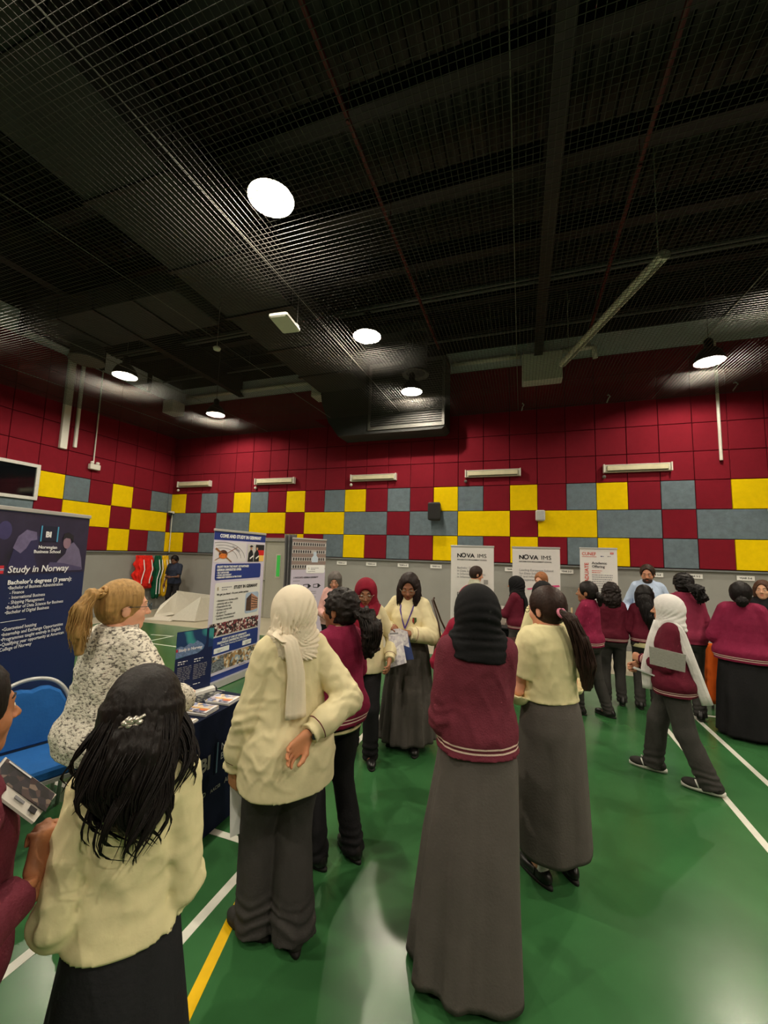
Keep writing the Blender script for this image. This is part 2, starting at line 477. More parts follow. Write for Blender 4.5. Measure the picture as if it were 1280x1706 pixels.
        lip.append(np.where(V[:, 1] > .074, e, 0)); Vs.append((V*P.hs)@P.HR.T+P.hc); Fs.append(F)
        for sd in (-1, 1):
            pose, palm, fg = P.hands[sd]
            V, F = hand_shape(pose, .0055 if P.res < .009 else .009)
            V = V.copy()*s*.98
            if sd == -1: V[:, 0] *= -1; F = F[:, ::-1]
            yv = np.array(fg, float) if fg is not None else P.wr[sd]-P.el[sd]; yv /= np.linalg.norm(yv)
            zv = -np.array(palm, float); zv -= yv*(zv@yv); zv /= np.linalg.norm(zv); xv = np.cross(yv, zv)
            # thumb side: +x in the right hand's frame
            V = V@np.stack([xv, yv, zv], 0)+P.wr[sd]
            Vs.append(V); Fs.append(F); lip.append(np.zeros(len(V)))
        off = np.cumsum([0]+[len(v) for v in Vs])
        P.bodyo = mesh('body', np.concatenate(Vs), np.concatenate([f+o for f, o in zip(Fs, off)]), P.skinm, P.root, True, {'lip': np.concatenate(lip)})
        return P
    def H2(P, V):
        return (np.asarray(V, float)*P.hs)@P.HR.T+P.hc
    def face(P, brow='1c1410', iris='2a1a10', glasses=None):
        ew = mat('eye_white', 'e8e4dc', .2, 0); ei = mat('iris_'+iris, iris, .2, 0)
        for sd in (-1, 1):
            b = MB()
            for (r, c, mm, nm) in ((.0105, (sd*.031, .0755, .003), ew, 'eye'), (.0056, (sd*.031, .0815, .003), ei, 'iris')):
                b = MB(); n = 10; b.lathe([(r*sin(pi*i/6)+1e-5, -r*cos(pi*i/6)) for i in range(7)], n)
                V = np.array(b.V)+np.array(c); o = mesh(nm, P.H2(V), b.F, mm, P.root, True)
            b = MB(); pts = [(sd*(.014+.034*t), .0865-.010*t*t*1.6, .0225+.007*sin(pi*(t*.8+.1))) for t in np.linspace(0, 1, 6)]
            b.tube(pts, [.0022, .0034, .0036, .0032, .0025, .0012], 6)
            mesh('eyebrow', P.H2(b.V), b.F, mat('brow_'+brow, brow, .8), P.root, True)
        if glasses:
            b = MB()
            for sd in (-1, 1):
                b.tube([(sd*.033+.023*cos(a), .104-.006*abs(cos(a)) if sd*cos(a) > 0 else .104, .001+.018*sin(a)) for a in np.linspace(0, 2*pi, 17)], .0016, 5)
                b.tube([(sd*.055, .098, .006), (sd*.076, .06, .006), (sd*.082, -.01, .004), (sd*.080, -.03, -.012)], .0016, 5)
            b.tube([(-.011, .104, .004), (0, .108, .007), (.011, .104, .004)], .0016, 5)
            mesh('glasses', P.H2(b.V), b.F, mat('glasses_'+glasses, glasses, .25, 0, metal=.4), P.root, True)
        return P
    def top(P, m, name='sweater', hem=.80, sleeve=1.0, extra=.028, hem_extra=.0, neck=.055, folds=.004, seed=1, cuff_tight=True, hem_tight=True, tilt=0, low=None, elbow=.004, puff=0, cutn=0, armx=0):
        """sweater or shirt: torso and both sleeves in one mesh, open at neck, hem and cuffs"""
        s = P.s; hem *= s
        prof = []
        for z, a, d, y in P.torso:
            if z <= 1.2: f = (1.2-z)/.4
            else: f = 0
            prof.append((z, a+max(0, .136-a)*.6*min(f*2, 1)+hem_extra*min(f, 1), d+max(0, .108-d)*.6*min(f*2, 1)+hem_extra*.8*min(f, 1), y))
        prof = [(min(hem/s-.05, .5), prof[1][1], prof[1][2], prof[1][3])]+prof[1:] if hem/s < .78 else prof
        T = P.tl(extra, prof=prof)
        def sleeves(p):
            o = []
            for sd in (-1, 1):
                S, E, W = P.sh[sd], P.el[sd], P.wr[sd]
                if sleeve >= .5:
                    u = (sleeve-.5)*2 if sleeve < 1 else 1.0
                    C = E+(W-E)*u; D = (W-E)/np.linalg.norm(W-E)
                    d = P.arm(p, sd, extra*.72+armx, 1.0, elbow=elbow)
                else:
                    C = S+(E-S)*sleeve*2; D = (E-S)/np.linalg.norm(E-S); d = P.arm(p, sd, extra*.9+.006+armx, 0)
                q = ((p-C.astype(f32))@D.astype(f32))
                if sleeve >= .5 and cuff_tight: d = d+.010*s*np.exp(-((q+.03)/.018)**2)-.006*s*np.exp(-((q+.09)/.035)**2)
                near = np.sqrt(((p-C.astype(f32))**2).sum(1)) < (.24 if sleeve >= .5 else .12)*s
                o.append((np.where(near | (q > 0) & near, np.maximum(d, q), d), -q, near))
            return o
        def fn(p):
            d = stack(p, T)
            z = p[:, 2]-hem-tilt*p[:, 1]
            if hem_tight: d = d+.012*s*np.exp(-((z-.02)/.03)**2)-.010*s*np.exp(-((z-.11)/.05)**2)
            d = np.maximum(d, -z)
            a = sleeves(p)
            for q, sd in zip(a, (-1, 1)):
                ks = np.sqrt(((p-(P.sh[sd]+[0, 0, .03*s]).astype(f32))**2).sum(1))
                d = smin(d, q[0], (.006+.045*np.exp(-(ks/(.09*s))**2))*s)
            d = smin(d, cap(p, (-P.sw*.75, -.005*s, 1.315*s), (P.sw*.75, -.005*s, 1.315*s), (.026+extra*.35)*s), .04*s)
            d = smax(d, -cap(p, (0, .005*s, 1.33*s), (0, .02*s, 1.60*s), neck*s, neck*1.3*s), .008)
            if folds:
                w = .9*crease(p@np.array([[1, .2, -.35], [0, 1, .3], [.25, -.2, .55]], f32), 34/s, P.seed+seed)+.45*wave(p, 17/s, P.seed+seed+7)
                fade = np.clip((p[:, 2]-hem)/(.07*s), .15, 1)
                d = d+folds*s*w*fade
                # creases round the elbows
                for sd in (-1, 1):
                    e = np.sqrt(((p-P.el[sd].astype(f32))**2).sum(1)); ax = (P.wr[sd]-P.sh[sd]); ax = (ax/np.linalg.norm(ax)).astype(f32)
                    d = d+folds*.9*s*np.exp(-(e/(.10*s))**2)*np.sin((p@ax)*115/s+3.5*wave(p, 24, 3))
            return d
        X = [P.sh[-1], P.sh[1], P.el[-1], P.el[1], P.wr[-1], P.wr[1]]
        lo = np.min(X, 0)-.09; hi = np.max(X, 0)+.09
        wdt = max(t[1] for t in T)+.02; dp = max(t[2] for t in T)+.03
        lo = np.minimum(lo, [-wdt, -dp, hem-.04]); hi = np.maximum(hi, [wdt, dp, 1.40*s])
        V, F = nets(fn, lo, hi, P.res)
        p = V.astype(f32); band = p[:, 2]-hem-tilt*p[:, 1]+(0 if hem_tight else 2)
        st = stack(p, T); arms = [P.arm(p, sd, extra*.72, 1.0 if sleeve >= .5 else 0) for sd in (-1, 1)]
        for (d, q, near), ad in zip(sleeves(p), arms):
            use = near & (ad < st) & (ad < .03); band = np.where(use, q, band)
        P.topo = mesh(name, V, F, m, P.root, True, {'band': band})
        return P
    def collar(P, m, r=.058, h=.045, name='collar', z0=1.335, lean=.5, parent=None):
        s = P.s; N = 28; A = []
        th = np.linspace(0, 2*pi, N, endpoint=False)
        for rr, z in ((r, 0), (r-.003, h*.5), (r-.004, h), (r+.001, h+.004), (r+.010, h*.55), (r+.019, .002), (r+.010, -.006)):
            A.append([((rr*cos(t))*s, (rr*sin(t)*1.0+.004)*s, (z0+z-.035*max(0, sin(t))*lean*1.4)*s) for t in th])
        MB().loft(A, cap=False).build(name, m, parent or P.root, True); return P
    def trousers(P, m, flare=1.0, name='trousers', folds=.006, wide=1.0):
        s = P.s
        T = P.tl(.012, prof=[(.74, .10, .085, -.006), (.80, .155, .112, -.012), (.88, .160, .114, -.012), (.98, .128, .096, .002), (1.0, .125, .094, .002)])
        def fn(p):
            d = None
            for sd in (-1, 1):
                K, A, Hh = P.kn[sd], P.ank[sd], P.hip[sd]
                D = (A-K)/np.linalg.norm(A-K); B = A+D*.045*s
                l = cap(p, Hh+[0, -.005, -.02], K, .086*s*P.build**.5*wide, .068*s*wide)
                l = smin(l, cap(p, K, B, .068*s*wide, .062*flare*s*wide), .03)
                l = l+folds*s*np.exp(-((p[:, 2]-A[2]-.04)/(.07*s))**2)*np.sin(p[:, 2]*120+3*wave(p, 18, P.seed+sd))
                l = np.maximum(l, (p-B.astype(f32))@D.astype(f32))
                l = smax(l, -(cap(p, B, B+D*.1, .030*s)), .01)
                d = l if d is None else smin(d, l, .018)
            d = smin(d, stack(p, T), .04)
            d = d+folds*.6*s*crease(p*np.array([1, 1, .35], f32), 22/s, P.seed+5)
            d = d-.003*s*np.exp(-(p[:, 0]/.006)**2)*0
            return d
        X = [P.kn[-1], P.kn[1], P.ank[-1], P.ank[1], P.hip[-1], P.hip[1]]
        lo = np.min(X, 0)-.13; hi = np.max(X, 0)+.13; lo[2] = .005; hi[2] = 1.02*s
        lo[:2] = np.minimum(lo[:2], [-.19*P.build, -.15*P.build]); hi[:2] = np.maximum(hi[:2], [.19*P.build, .15*P.build])
        V, F = nets(fn, lo, hi, P.res*1.05)
        mesh(name, V, F, m, P.root, True); return P
    def skirt(P, m, hem=.08, a=.27, b=.24, pleats=12, amp=.10, top=1.0, shift=(0, 0), name='skirt', wave_=.012, waist=.0):
        s, bd = P.s, P.build
        R = [(top*s, (.128*bd+.016+waist)*s, (.098*bd+.016+waist)*s, 0, 0), (.90*s, (.150*bd+.022)*s, (.118*bd+.022)*s, 0, -.006*s), (.80*s, (.166*bd+.022)*s, (.130*bd+.022)*s, 0, -.01*s),
             (.5*s, (.5*(.172*bd+a)+.01)*s, (.5*(.135*bd+b)+.01)*s, shift[0]*.5, shift[1]*.5), (hem*s, a*s, b*s, shift[0], shift[1])]
        V, F = skirt_mesh(R, pleats, amp, P.seed, wave_)
        mesh(name, V, F, m, P.root, True); return P
    def shoes(P, m, sole=None, sneaker=False, strap=False, size=1.0):
        s = P.s*size
        for sd in (-1, 1):
            A = P.ank[sd]; z0 = A[2]-.075*P.s
            yaw = -sd*P.toe[sd]*1.0; R = rotz(yaw)@rotx(-P.heel[sd])
            def up_(p):
                d = ell(p, (0, .115, .032), (.041, .075, .034))
                d = smin(d, ell(p, (0, .0, .04), (.036, .06, .045)), .05)
                if not strap: d = smin(d, cap(p, (0, -.01, .05), (0, -.005, .085), .036, .034), .03)
                else: d = smax(d, -ell(p, (0, .045, .095), (.030, .075, .045)), .01)
                return np.maximum(d, -(p[:, 2]-.012))
            V, F = nets(lambda p: up_(p), (-.05, -.07, .0), (.05, .2, .13), .007 if P.res < .0095 else .010)
            T = lambda V: ((np.asarray(V)*s)@R.T+[A[0], A[1]-.025*s, z0+.0])
            o = mesh('shoe', T(V), F, m, P.root, True)
            outl = [(.030*cos(t)*(1+.22*max(0, sin(t))) if True else 0, .062+.13*sin(t)) for t in np.linspace(0, 2*pi, 25)[:-1]]
            h = .026 if sneaker else .016
            b = MB().loft([[(x*1.22, y, z) for x, y in outl] for z in (0, h*.6)]+[[(x*1.14, y*.99, h) for x, y in outl]])
            mesh('sole', T(b.V), b.F, sole or mat('black_sole', '15140f', .7), o, True)
            if sneaker:
                wm = mat('white_stripe', 'e8e6e0', .5, 0)
                for i in range(3):
                    for q in (-1, 1):
                        y = .035+.026*i; b = MB()
                        c = [(q*.036, y, .022), (q*.040, y+.012, .022), (q*.033, y+.030, .066), (q*.026, y+.018, .072)]
                        b.tube([np.array(c[0]), (np.array(c[0])+c[3])/2+[q*.006, 0, 0], np.array(c[3])], .0055, 6)
                        mesh('shoe_stripe', T(b.V), b.F, wm, o, True)
            if strap:
                b = MB().tube([(-.038, .03, .03), (-.03, .03, .062), (0, .032, .074), (.03, .03, .062), (.038, .03, .03)], .006, 6)
                mesh('strap', T(b.V), b.F, m, o, True)
                b = MB().lathe([(.031, 0), (.031, .03), (.028, .07), (.03, .12), (.027, .13)], 14, (0, -.0, .035))
                mesh('sock', T(b.V), b.F, mat('white_sock', 'd8d6d4', .9), P.root, True)
        return P
    # ---------------- head coverings
    def hijab(P, m, folds=.0035, drape=.22, wide=.15, deep=.125, low=-.02, knot=None, tails=(), back=0, freq=75, name='hijab', tight=.010, ext=.040, focus=None):
        s = P.s; hs = P.hs; HR = P.HR.astype(f32); hc = P.hc.astype(f32)
        zt = P.hc[2]
        def fn(p):
            q = (p-hc)@HR/hs
            d = ell(q, (0, -.012, .018), (.088+tight, .106+tight, .102+tight))
            d = smin(d, ell(q, (0, .004, -.075), (.072, .082, .075)), .04)
            zd = (1.335-drape)*s
            T = P.tl(ext)
            dr = smin(stack(p, T), cap(p, (-P.sw*.72, -.005*s, 1.318*s), (P.sw*.72, -.005*s, 1.318*s), (.022+ext)*s), .05*s)
            dr = np.maximum(dr, zd+.010*np.sin(p[:, 0]*16+P.seed)+.010*np.sin(p[:, 1]*14)-p[:, 2])
            dr = np.maximum(dr, np.sqrt((p[:, 0]/(wide*s))**2+((p[:, 1])/(deep*1.25*s))**2)*.12-.12)
            d = smin(d, dr, .03)
            d = smin(d, cap(p, (0, -.012, 1.34*s), (0, -.012, zt-.04), .084*s, .092*s), .05)
            fo = np.array(focus if focus is not None else (0, .10, -.10), f32)
            if focus is not None: th = np.arctan2(q[:, 2]-fo[2], q[:, 0]-fo[0])
            else: th = np.arctan2(q[:, 2]-fo[2], q[:, 1]-fo[1])
            rr_ = np.sqrt((q[:, 0]-fo[0])**2*(1 if focus is not None else .2)+(q[:, 2]-fo[2])**2+(q[:, 1]-fo[1])**2*(.2 if focus is not None else 1))
            ph_ = th*freq*.22+rr_*14+1.2*np.sin(q[:, 2]*14+q[:, 0]*9+P.seed)
            fl = .8*(1-2*np.abs(np.sin(ph_)))+.35*np.sin(th*freq*.5+rr_*20+2)
            amt = np.clip((.085-q[:, 2])/.09, .0, 1)*np.clip(rr_/.08, 0, 1)
            d = d+folds*fl*amt
            face_ = ell(q, (0, .118, -.010), (.058, .078, .080))
            d = smax(d, -face_, .010)
            return d
        lo = [-.24*s, -.24*s, (1.335-drape)*s-.04]; hi = [.24*s, .24*s, P.H+.03]
        V, F = nets(fn, lo, hi, min(P.res, .010) if P.res > .008 else P.res*.85)
        o = mesh(name, V, F, m, P.root, True)
        for pts, rs, fl in tails:
            b = MB(); n = 22; pts = np.array(pts, float)*s; rs = np.array(rs)*s; K = 14
            tt = np.linspace(0, len(pts)-1, K); C = np.stack([np.interp(tt, range(len(pts)), pts[:, i]) for i in range(3)], 1); Rr = np.interp(tt, range(len(pts)), rs)
            rings = []
            for i in range(K):
                d = C[min(i+1, K-1)]-C[max(i-1, 0)]; d /= np.linalg.norm(d); x = np.cross(d, np.array(fl, float)); x /= np.linalg.norm(x); y = np.cross(d, x)
                rings.append([tuple(C[i]+Rr[i]*(x*cos(a)*(1+.06*cos(7*a))+y*sin(a)*(.32+.10*cos(9*a+i*.3)))) for a in [2*pi*k/n for k in range(n)]])
            b.loft(rings).build('scarf_end', m, P.root, True)
        return P
    def locks(P, b, path, r, n, spread, seed, wav=.01, taper=.25, K=9, rr=.006, clump=1):
        """loose tapered strands following a path (local metres); the strands of a clump meet at the tip"""
        rn = np.random.RandomState(seed); path = np.array(path, float); r = np.array(r, float)
        for i in range(n):
            if i % clump == 0:
                PH = rn.rand()*2*pi; Q = math.sqrt(rn.rand()); LN = .72+.33*rn.rand(); W0 = rn.rand()*6.3; WV = wav*(.6+.8*rn.rand())
            jp, jq, jl = (rn.rand()-.5)*.9, (rn.rand()-.5)*.5, (rn.rand()-.5)*.06
            ln = LN+jl if clump > 1 else LN; pts = []
            tt = np.linspace(0, (len(path)-1)*min(ln, 1), K)
            for j, t in enumerate(tt):
                f = j/(K-1); g = 1-f**1.6 if clump > 1 else 1
                ph = PH+jp*g*(clump > 1); q = Q+jq*g*(clump > 1)
                c = np.array([np.interp(t, range(len(path)), path[:, a]) for a in range(3)]); R = np.interp(t, range(len(path)), r)
                pts.append(c+R*(.80+.25*q)*np.array([cos(ph)*spread[0], sin(ph)*spread[1], 0])+WV*np.array([sin(t*2.1+W0), cos(t*1.7+W0), 0])*f)
            b.tube(pts, [rr*(.5+.5*min(1, j/2))*(1-(j/(K-1))**3*.85) for j in range(K)], 4)
    def hair(P, col, style='long', length=.35, vol=1.0, seed=3, res=None, tie=None, part=False, path=None, rad=None, dropy=0, curly=False):
        s = P.s; hs = P.hs; HR = P.HR.astype(f32); hc = P.hc.astype(f32); m = hair_mat(col)
        v = .012*vol
        top = lambda q: ell(q, (0, -.020, .028), (.080+v, .096+v, .094+v))
        nape = P.hc+P.HR@np.array([0, -.085, -.03])*hs
        crown = P.hc+P.HR@np.array([0, -.105, .03])*hs
        zt = P.hc[2]
        def fn(p):
            q = (p-hc)@HR/hs
            d = top(q)
            if style in ('ponytail', 'bun', 'short'):
                d = smin(d, ell(q, (0, -.040, -.02), (.070+v*.6, .066+v*.6, .066)), .03)
                d = smax(d, -ell(q, (0, .108, -.048), (.083, .082, .150)), .012)
                for sd in (-1, 1): d = smax(d, -ell(q, (sd*.085, -.006, -.03), (.020, .034, .040)), .008)
                d = np.maximum(d, -(q[:, 2]+.085-.35*(q[:, 1]+.05)))
            elif style == 'bob':
                d = smin(d, stack(q, [(-.12, .088, .080, -.02), (-.08, .100, .092, -.022), (.0, .094, .10, -.02), (.05, .085, .09, -.02)]), .03)
                d = smax(d, -ell(q, (0, .115, -.045), (.055, .085, .105)), .012)
            else:
                L = [(-.20, .070+v, .045, -.075), (-.11, .092*vol**.5, .070, -.050), (-.04, .092+v, .09, -.028), (.03, .082+v, .092, -.02)]
                d = smin(d, stack(q, L), .03)
                d = smax(d, -ell(q, (0, .112, -.055), (.066, .088, .150)), .014)
            # combed strands
            if style in ('ponytail', 'bun'):
                a = np.arctan2(q[:, 2]+.01, q[:, 0]); g = np.sin(a*46+3*np.sin(q[:, 1]*16+a*3))*.5+np.sin(a*83+2*np.sin(q[:, 1]*25))*.35
            else:
                a = np.arctan2(q[:, 1]+.02, q[:, 0]); g = np.sin(a*38+3*np.sin(q[:, 2]*9+a*3))*.5+np.sin(a*71+2.5*np.sin(q[:, 2]*15))*.4
            d = d+.0022*g*vol
            if curly: d = d+.006*wave(p, 95, 5)+.003*wave(p, 190, 8)
            return d
        rr = res or min(P.res, .009)
        V, F = nets(fn, (-.2*s, -.22*s, zt-.26*s), (.2*s, .16*s, P.H+.04), rr)
        h = mesh('hair', V, F, m, P.root, True)
        b = MB()
        if path is not None:
            pth = np.array(path, float)*s; rd = np.array(rad, float)*s
            a0 = crown if style != 'long' else nape
            def tail(p):
                d = chain(p, list(pth), list(rd), .03*s, ((0, 1, 0), 1.35))
                q = p-pth[0].astype(f32); a = np.arctan2(q[:, 1], q[:, 0])
                if curly: d = d+.010*wave(p, 85, 4)+.004*wave(p, 170, 9)
                return d+.0032*np.sin(q[:, 0]*300/vol+3*np.sin(q[:, 2]*10+seed))+.003*np.sin(q[:, 1]*240+2*np.sin(q[:, 2]*14))
            lo = pth.min(0)-rd.max()-.01; hi = pth.max(0)+rd.max()+.01
            V, F = nets(tail, lo, hi, rr)
            mesh('ponytail' if style == 'ponytail' else ('hair_bun' if style == 'bun' else 'hair_length'), V, F, m, P.root, True)
            P.locks(b, pth, rd, int(110*vol) if P.res < .009 else (70 if P.res < .011 else 40), (1.02, .80), seed, wav=.016*vol, rr=.004*s)
            b.build('hair_strands', m, P.root, True)
        if tie:
            tb = MB(); c = np.array(path[0])*s if path is not None else nape
            tb.tube([c+np.array([.024*s*cos(a), .012*s*sin(a), .024*s*sin(a)]) for a in np.linspace(0, 2*pi, 17)], .008*s, 8)
            tb.build('hair_tie', mat('tie_'+tie, tie, .6), P.root, True)
        return P
    def W(P, v):
        """local point -> world"""
        a = P.root.rotation_euler[2]; sc = P.root.scale[0]
        return rotz(a)@(np.array(v, float)*sc)+np.array(P.root.location)
def facing(x, y, rel):
    """heading for a figure at x, y turned by rel degrees from the line of sight (0: seen from behind, 180: facing us)"""
    return atan2(y, x)+radians(rel)-pi/2
# ------------------------------------------------------------------ the hall
T0 = time.time()
XL, YB, XR, YF, ZT = -10.443, 9.676, 10.4, -7.0, 8.2
def felt(name, col, spread=.10):
    m, t, b = base_mat(name)
    g = nd(t, 'ShaderNodeNewGeometry'); oi = nd(t, 'ShaderNodeObjectInfo')
    n1 = nd(t, 'ShaderNodeTexNoise'); n1.inputs['Scale'].default_value = 9; n1.inputs['Detail'].default_value = 8; n1.inputs['Roughness'].default_value = .7
    t.links.new(g.outputs['Position'], n1.inputs['Vector'])
    r = nd(t, 'ShaderNodeMapRange'); r.inputs[1].default_value = .3; r.inputs[2].default_value = .7; r.inputs[3].default_value = 1-spread; r.inputs[4].default_value = 1+spread
    t.links.new(n1.outputs[0], r.inputs[0])
    r2 = nd(t, 'ShaderNodeMapRange'); r2.inputs[3].default_value = .96; r2.inputs[4].default_value = 1.04
    t.links.new(oi.outputs['Random'], r2.inputs[0])
    mu = nd(t, 'ShaderNodeMath', operation='MULTIPLY'); t.links.new(r.outputs[0], mu.inputs[0]); t.links.new(r2.outputs[0], mu.inputs[1])
    h = nd(t, 'ShaderNodeHueSaturation'); h.inputs['Color'].default_value = lin(col)
    t.links.new(mu.outputs[0], h.inputs['Value']); t.links.new(h.outputs[0], b.inputs['Base Color'])
    b.inputs['Roughness'].default_value = .95; b.inputs['Specular IOR Level'].default_value = .15
    n2 = nd(t, 'ShaderNodeTexNoise'); n2.inputs['Scale'].default_value = 120; t.links.new(g.outputs['Position'], n2.inputs['Vector'])
    bp = nd(t, 'ShaderNodeBump'); bp.inputs['Strength'].default_value = .3; bp.inputs['Distance'].default_value = .005
    t.links.new(n2.outputs[0], bp.inputs['Height']); t.links.new(bp.outputs[0], b.inputs['Normal'])
    return m
FELT = {'R': felt('felt_burgundy', '741624', .08), 'Y': felt('felt_yellow', 'e6c400', .08), 'G': felt('felt_grey', '64727a', .20)}
wallg = mat('wall_grey_paint', '8e8f8a', .7, .04, 3, .05, 60)
wallr = mat('wall_dark_red', '3c0a12', .9)
white = mat('white_metal', 'd6d4c8', .5, .03)
offw = mat('offwhite_plastic', 'e2e0d6', .5, .03)
black = mat('black_metal', '0e0e10', .5, .05)
dark = mat('dark_steel_paint', '0a0a0c', .55, .15, 4)
duct_m = mat('duct_insulation_cloth', '2e2f2f', .75, .12, 2.5, .15, 40)
band_m = mat('upper_wall_grey', 'ccd4da', .8, .05)

# floor: beige border with the green court on it
def court_mat():
    m, t, b = base_mat('green_court_coating')
    g = nd(t, 'ShaderNodeNewGeometry')
    n = nd(t, 'ShaderNodeTexNoise'); n.inputs['Scale'].default_value = 1.1; n.inputs['Detail'].default_value = 7
    n2 = nd(t, 'ShaderNodeTexNoise'); n2.inputs['Scale'].default_value = 2.2; n2.inputs['Detail'].default_value = 3
    t.links.new(g.outputs['Position'], n.inputs['Vector']); t.links.new(g.outputs['Position'], n2.inputs['Vector'])
    cr = nd(t, 'ShaderNodeValToRGB'); cr.color_ramp.elements[0].position = .3; cr.color_ramp.elements[1].position = .72
    cr.color_ramp.elements[0].color = lin('2e5c33'); cr.color_ramp.elements[1].color = lin('3b7040')
    t.links.new(n.outputs[0], cr.inputs[0]); t.links.new(cr.outputs[0], b.inputs['Base Color'])
    r = nd(t, 'ShaderNodeMapRange'); r.inputs[3].default_value = .20; r.inputs[4].default_value = .30
    t.links.new(n2.outputs[0], r.inputs[0]); t.links.new(r.outputs[0], b.inputs['Roughness'])
    b.inputs['Specular IOR Level'].default_value = .5
    n3 = nd(t, 'ShaderNodeTexNoise'); n3.inputs['Scale'].default_value = 3.5; t.links.new(g.outputs['Position'], n3.inputs['Vector'])
    bp = nd(t, 'ShaderNodeBump'); bp.inputs['Strength'].default_value = .06; bp.inputs['Distance'].default_value = .03
    t.links.new(n3.outputs[0], bp.inputs['Height']); t.links.new(bp.outputs[0], b.inputs['Normal'])
    return m
fl = box('floor', (XL, YF, -.12), (XR, YB, -.004), mat('beige_vinyl', 'b5ae98', .35, .05, 2)); tag(fl, kind='structure')
box('court_surface', (-9.55, YF, -.0039), (XR, 7.62, 0), court_mat(), fl)
lw_ = mat('white_line_paint', 'dcdccf', .35, .04); ly_ = mat('yellow_line_paint', 'e0b400', .35, .05)
def line(pts, wd, m):
    a, b = np.array(pts[0], float), np.array(pts[1], float); d = (b-a)/np.linalg.norm(b-a); n = np.array([-d[1], d[0]])*wd/2
    V = [(*(a-n), .0), (*(b-n), .0), (*(b+n), .0), (*(a+n), .0)]; V += [(x, y, .0016) for x, y, z in V]
    mesh('court_line', V, [(4, 5, 6, 7), (0, 1, 5, 4), (1, 2, 6, 5), (2, 3, 7, 6), (3, 0, 4, 7)], m, fl)
for a, b, wd, m in [((-1.53, 1.40), (-1.53, 7.0), .052, lw_), ((-4.4, 2.32), (-1.556, 2.32), .05, lw_), ((-1.10, .85), (-1.475, 2.18), .052, ly_),
                    ((-2.11, .6), (-2.11, 1.6), .05, lw_), ((1.96, 2.0), (1.96, 6.06), .05, lw_), ((1.51, 1.5), (1.51, 5.9), .05, lw_), ((1.935, 6.09), (5.5, 6.09), .05, lw_),
                    ((-7.43, 6.64), (-6.90, 6.72), .04, lw_), ((-6.95, 6.19), (-6.92, 6.72), .04, lw_), ((-6.80, 6.05), (-4.3, 6.02), .04, lw_), ((-9.4, 5.2), (-7.3, 5.3), .05, lw_), ((-9.4, 4.6), (-6.9, 4.98), .05, lw_),
                    ((-4.85, 6.8), (-1.556, 6.74), .04, lw_), ((-4.45, 6.3), (-4.40, 6.7), .04, lw_), ((-4.4, -3), (-4.4, 2.345), .05, lw_)]:
    line((a, b), wd, m)

# walls
def pm(m, wd, ht, t=.04, g=.006, c=.006):
    """one wall panel facing -y, lower left corner at the origin"""
    x0, x1, z0, z1 = g, wd-g, g, ht-g
    V = [(x0, 0, z0), (x1, 0, z0), (x1, 0, z1), (x0, 0, z1), (x0, -t+c, z0), (x1, -t+c, z0), (x1, -t+c, z1), (x0, -t+c, z1), (x0+c, -t, z0+c), (x1-c, -t, z0+c), (x1-c, -t, z1-c), (x0+c, -t, z1-c)]
    F = [(0, 1, 5, 4), (1, 2, 6, 5), (2, 3, 7, 6), (3, 0, 4, 7), (4, 5, 9, 8), (5, 6, 10, 9), (6, 7, 11, 10), (7, 4, 8, 11), (8, 9, 10, 11)]
    me = bpy.data.meshes.new('acoustic_panel'); me.from_pydata(V, [], F); me.materials.append(m); return me
PMC = {}
def panel(col, wd, ht, loc, rz, parent):
    k = (col, round(wd, 3), round(ht, 3))
    if k not in PMC: PMC[k] = pm(FELT[col], wd, ht)
    o = bpy.data.objects.new('acoustic_panel', PMC[k]); o.location = loc; o.rotation_euler = (0, 0, rz); link(o, parent)
Z0 = 1.72; RED_T = 6.40
wb = box('wall_back', (XL-.2, YB, -.1), (XR+.2, YB+.2, ZT+.2), wallg); tag(wb, kind='structure')
wl = box('wall_left', (XL-.2, YF, -.1), (XL, YB, ZT+.2), wallg); tag(wl, kind='structure')
wr_ = box('wall_right', (XR, YF, -.1), (XR+.2, YB, ZT+.2), wallg); tag(wr_, kind='structure')
wf = box('wall_front', (XL-.2, YF-.2, -.1), (XR+.2, YF, ZT+.2), wallg); tag(wf, kind='structure')
box('dark_backing', (XL+.001, YB-.004, Z0-.02), (XR, YB, RED_T), wallr, wb)
box('dark_backing', (XL, YF, Z0-.02), (XL+.004, YB-.004, RED_T), wallr, wl)
box('dark_upper_wall', (XL+.001, YB-.006, 6.95), (XR, YB, ZT), dark, wb)
box('dark_upper_wall', (XL, YF, 6.95), (XL+.006, YB-.006, ZT), dark, wl)
R1 = 'YRGRYGRYRG'; R2 = 'GGRGGYYRYY'
rows = [R1, R2, R1]      # bottom to top
for i in range(27):
    for k in range(9):
        z = Z0+.6*k; ht = min(.6, RED_T-z)
        if ht < .05: continue
        c = rows[k][i % 10] if k < 3 else 'R'; wd = .6
        if k == 1 and i and R2[(i-1) % 10] == c: continue
        if k == 1 and R2[(i+1) % 10] == c: wd = 1.2
        panel(c, wd, ht, (XL+.6*i, YB-.004, z), 0, wb)
LR = ['GRYRGGRYRGRYRG', 'YYRYYRGGRGGRYY', 'GRYRGYRGRYRGRG']
for k in range(9):
    z = Z0+.6*k; ht = min(.6, RED_T-z)
    if ht < .05: continue
    panel('YRG'[k] if k < 3 else 'R', .145, ht, (XL+.004, YB-.045-.145+.0, z), pi/2, wl)
    for i in range(14):
        y0 = YB-.19-.6*(i+1); c = LR[k][i] if k < 3 else 'R'
        if k == 1 and i+1 < 14 and LR[1][i+1] == c and not (i and LR[1][i-1] == c): continue
        if k == 1 and i and LR[1][i-1] == c: panel(c, 1.2, ht, (XL+.004, y0, z), pi/2, wl); continue
        panel(LR[k][i] if k < 3 else 'R', .6, ht, (XL+.004, y0, z), pi/2, wl)
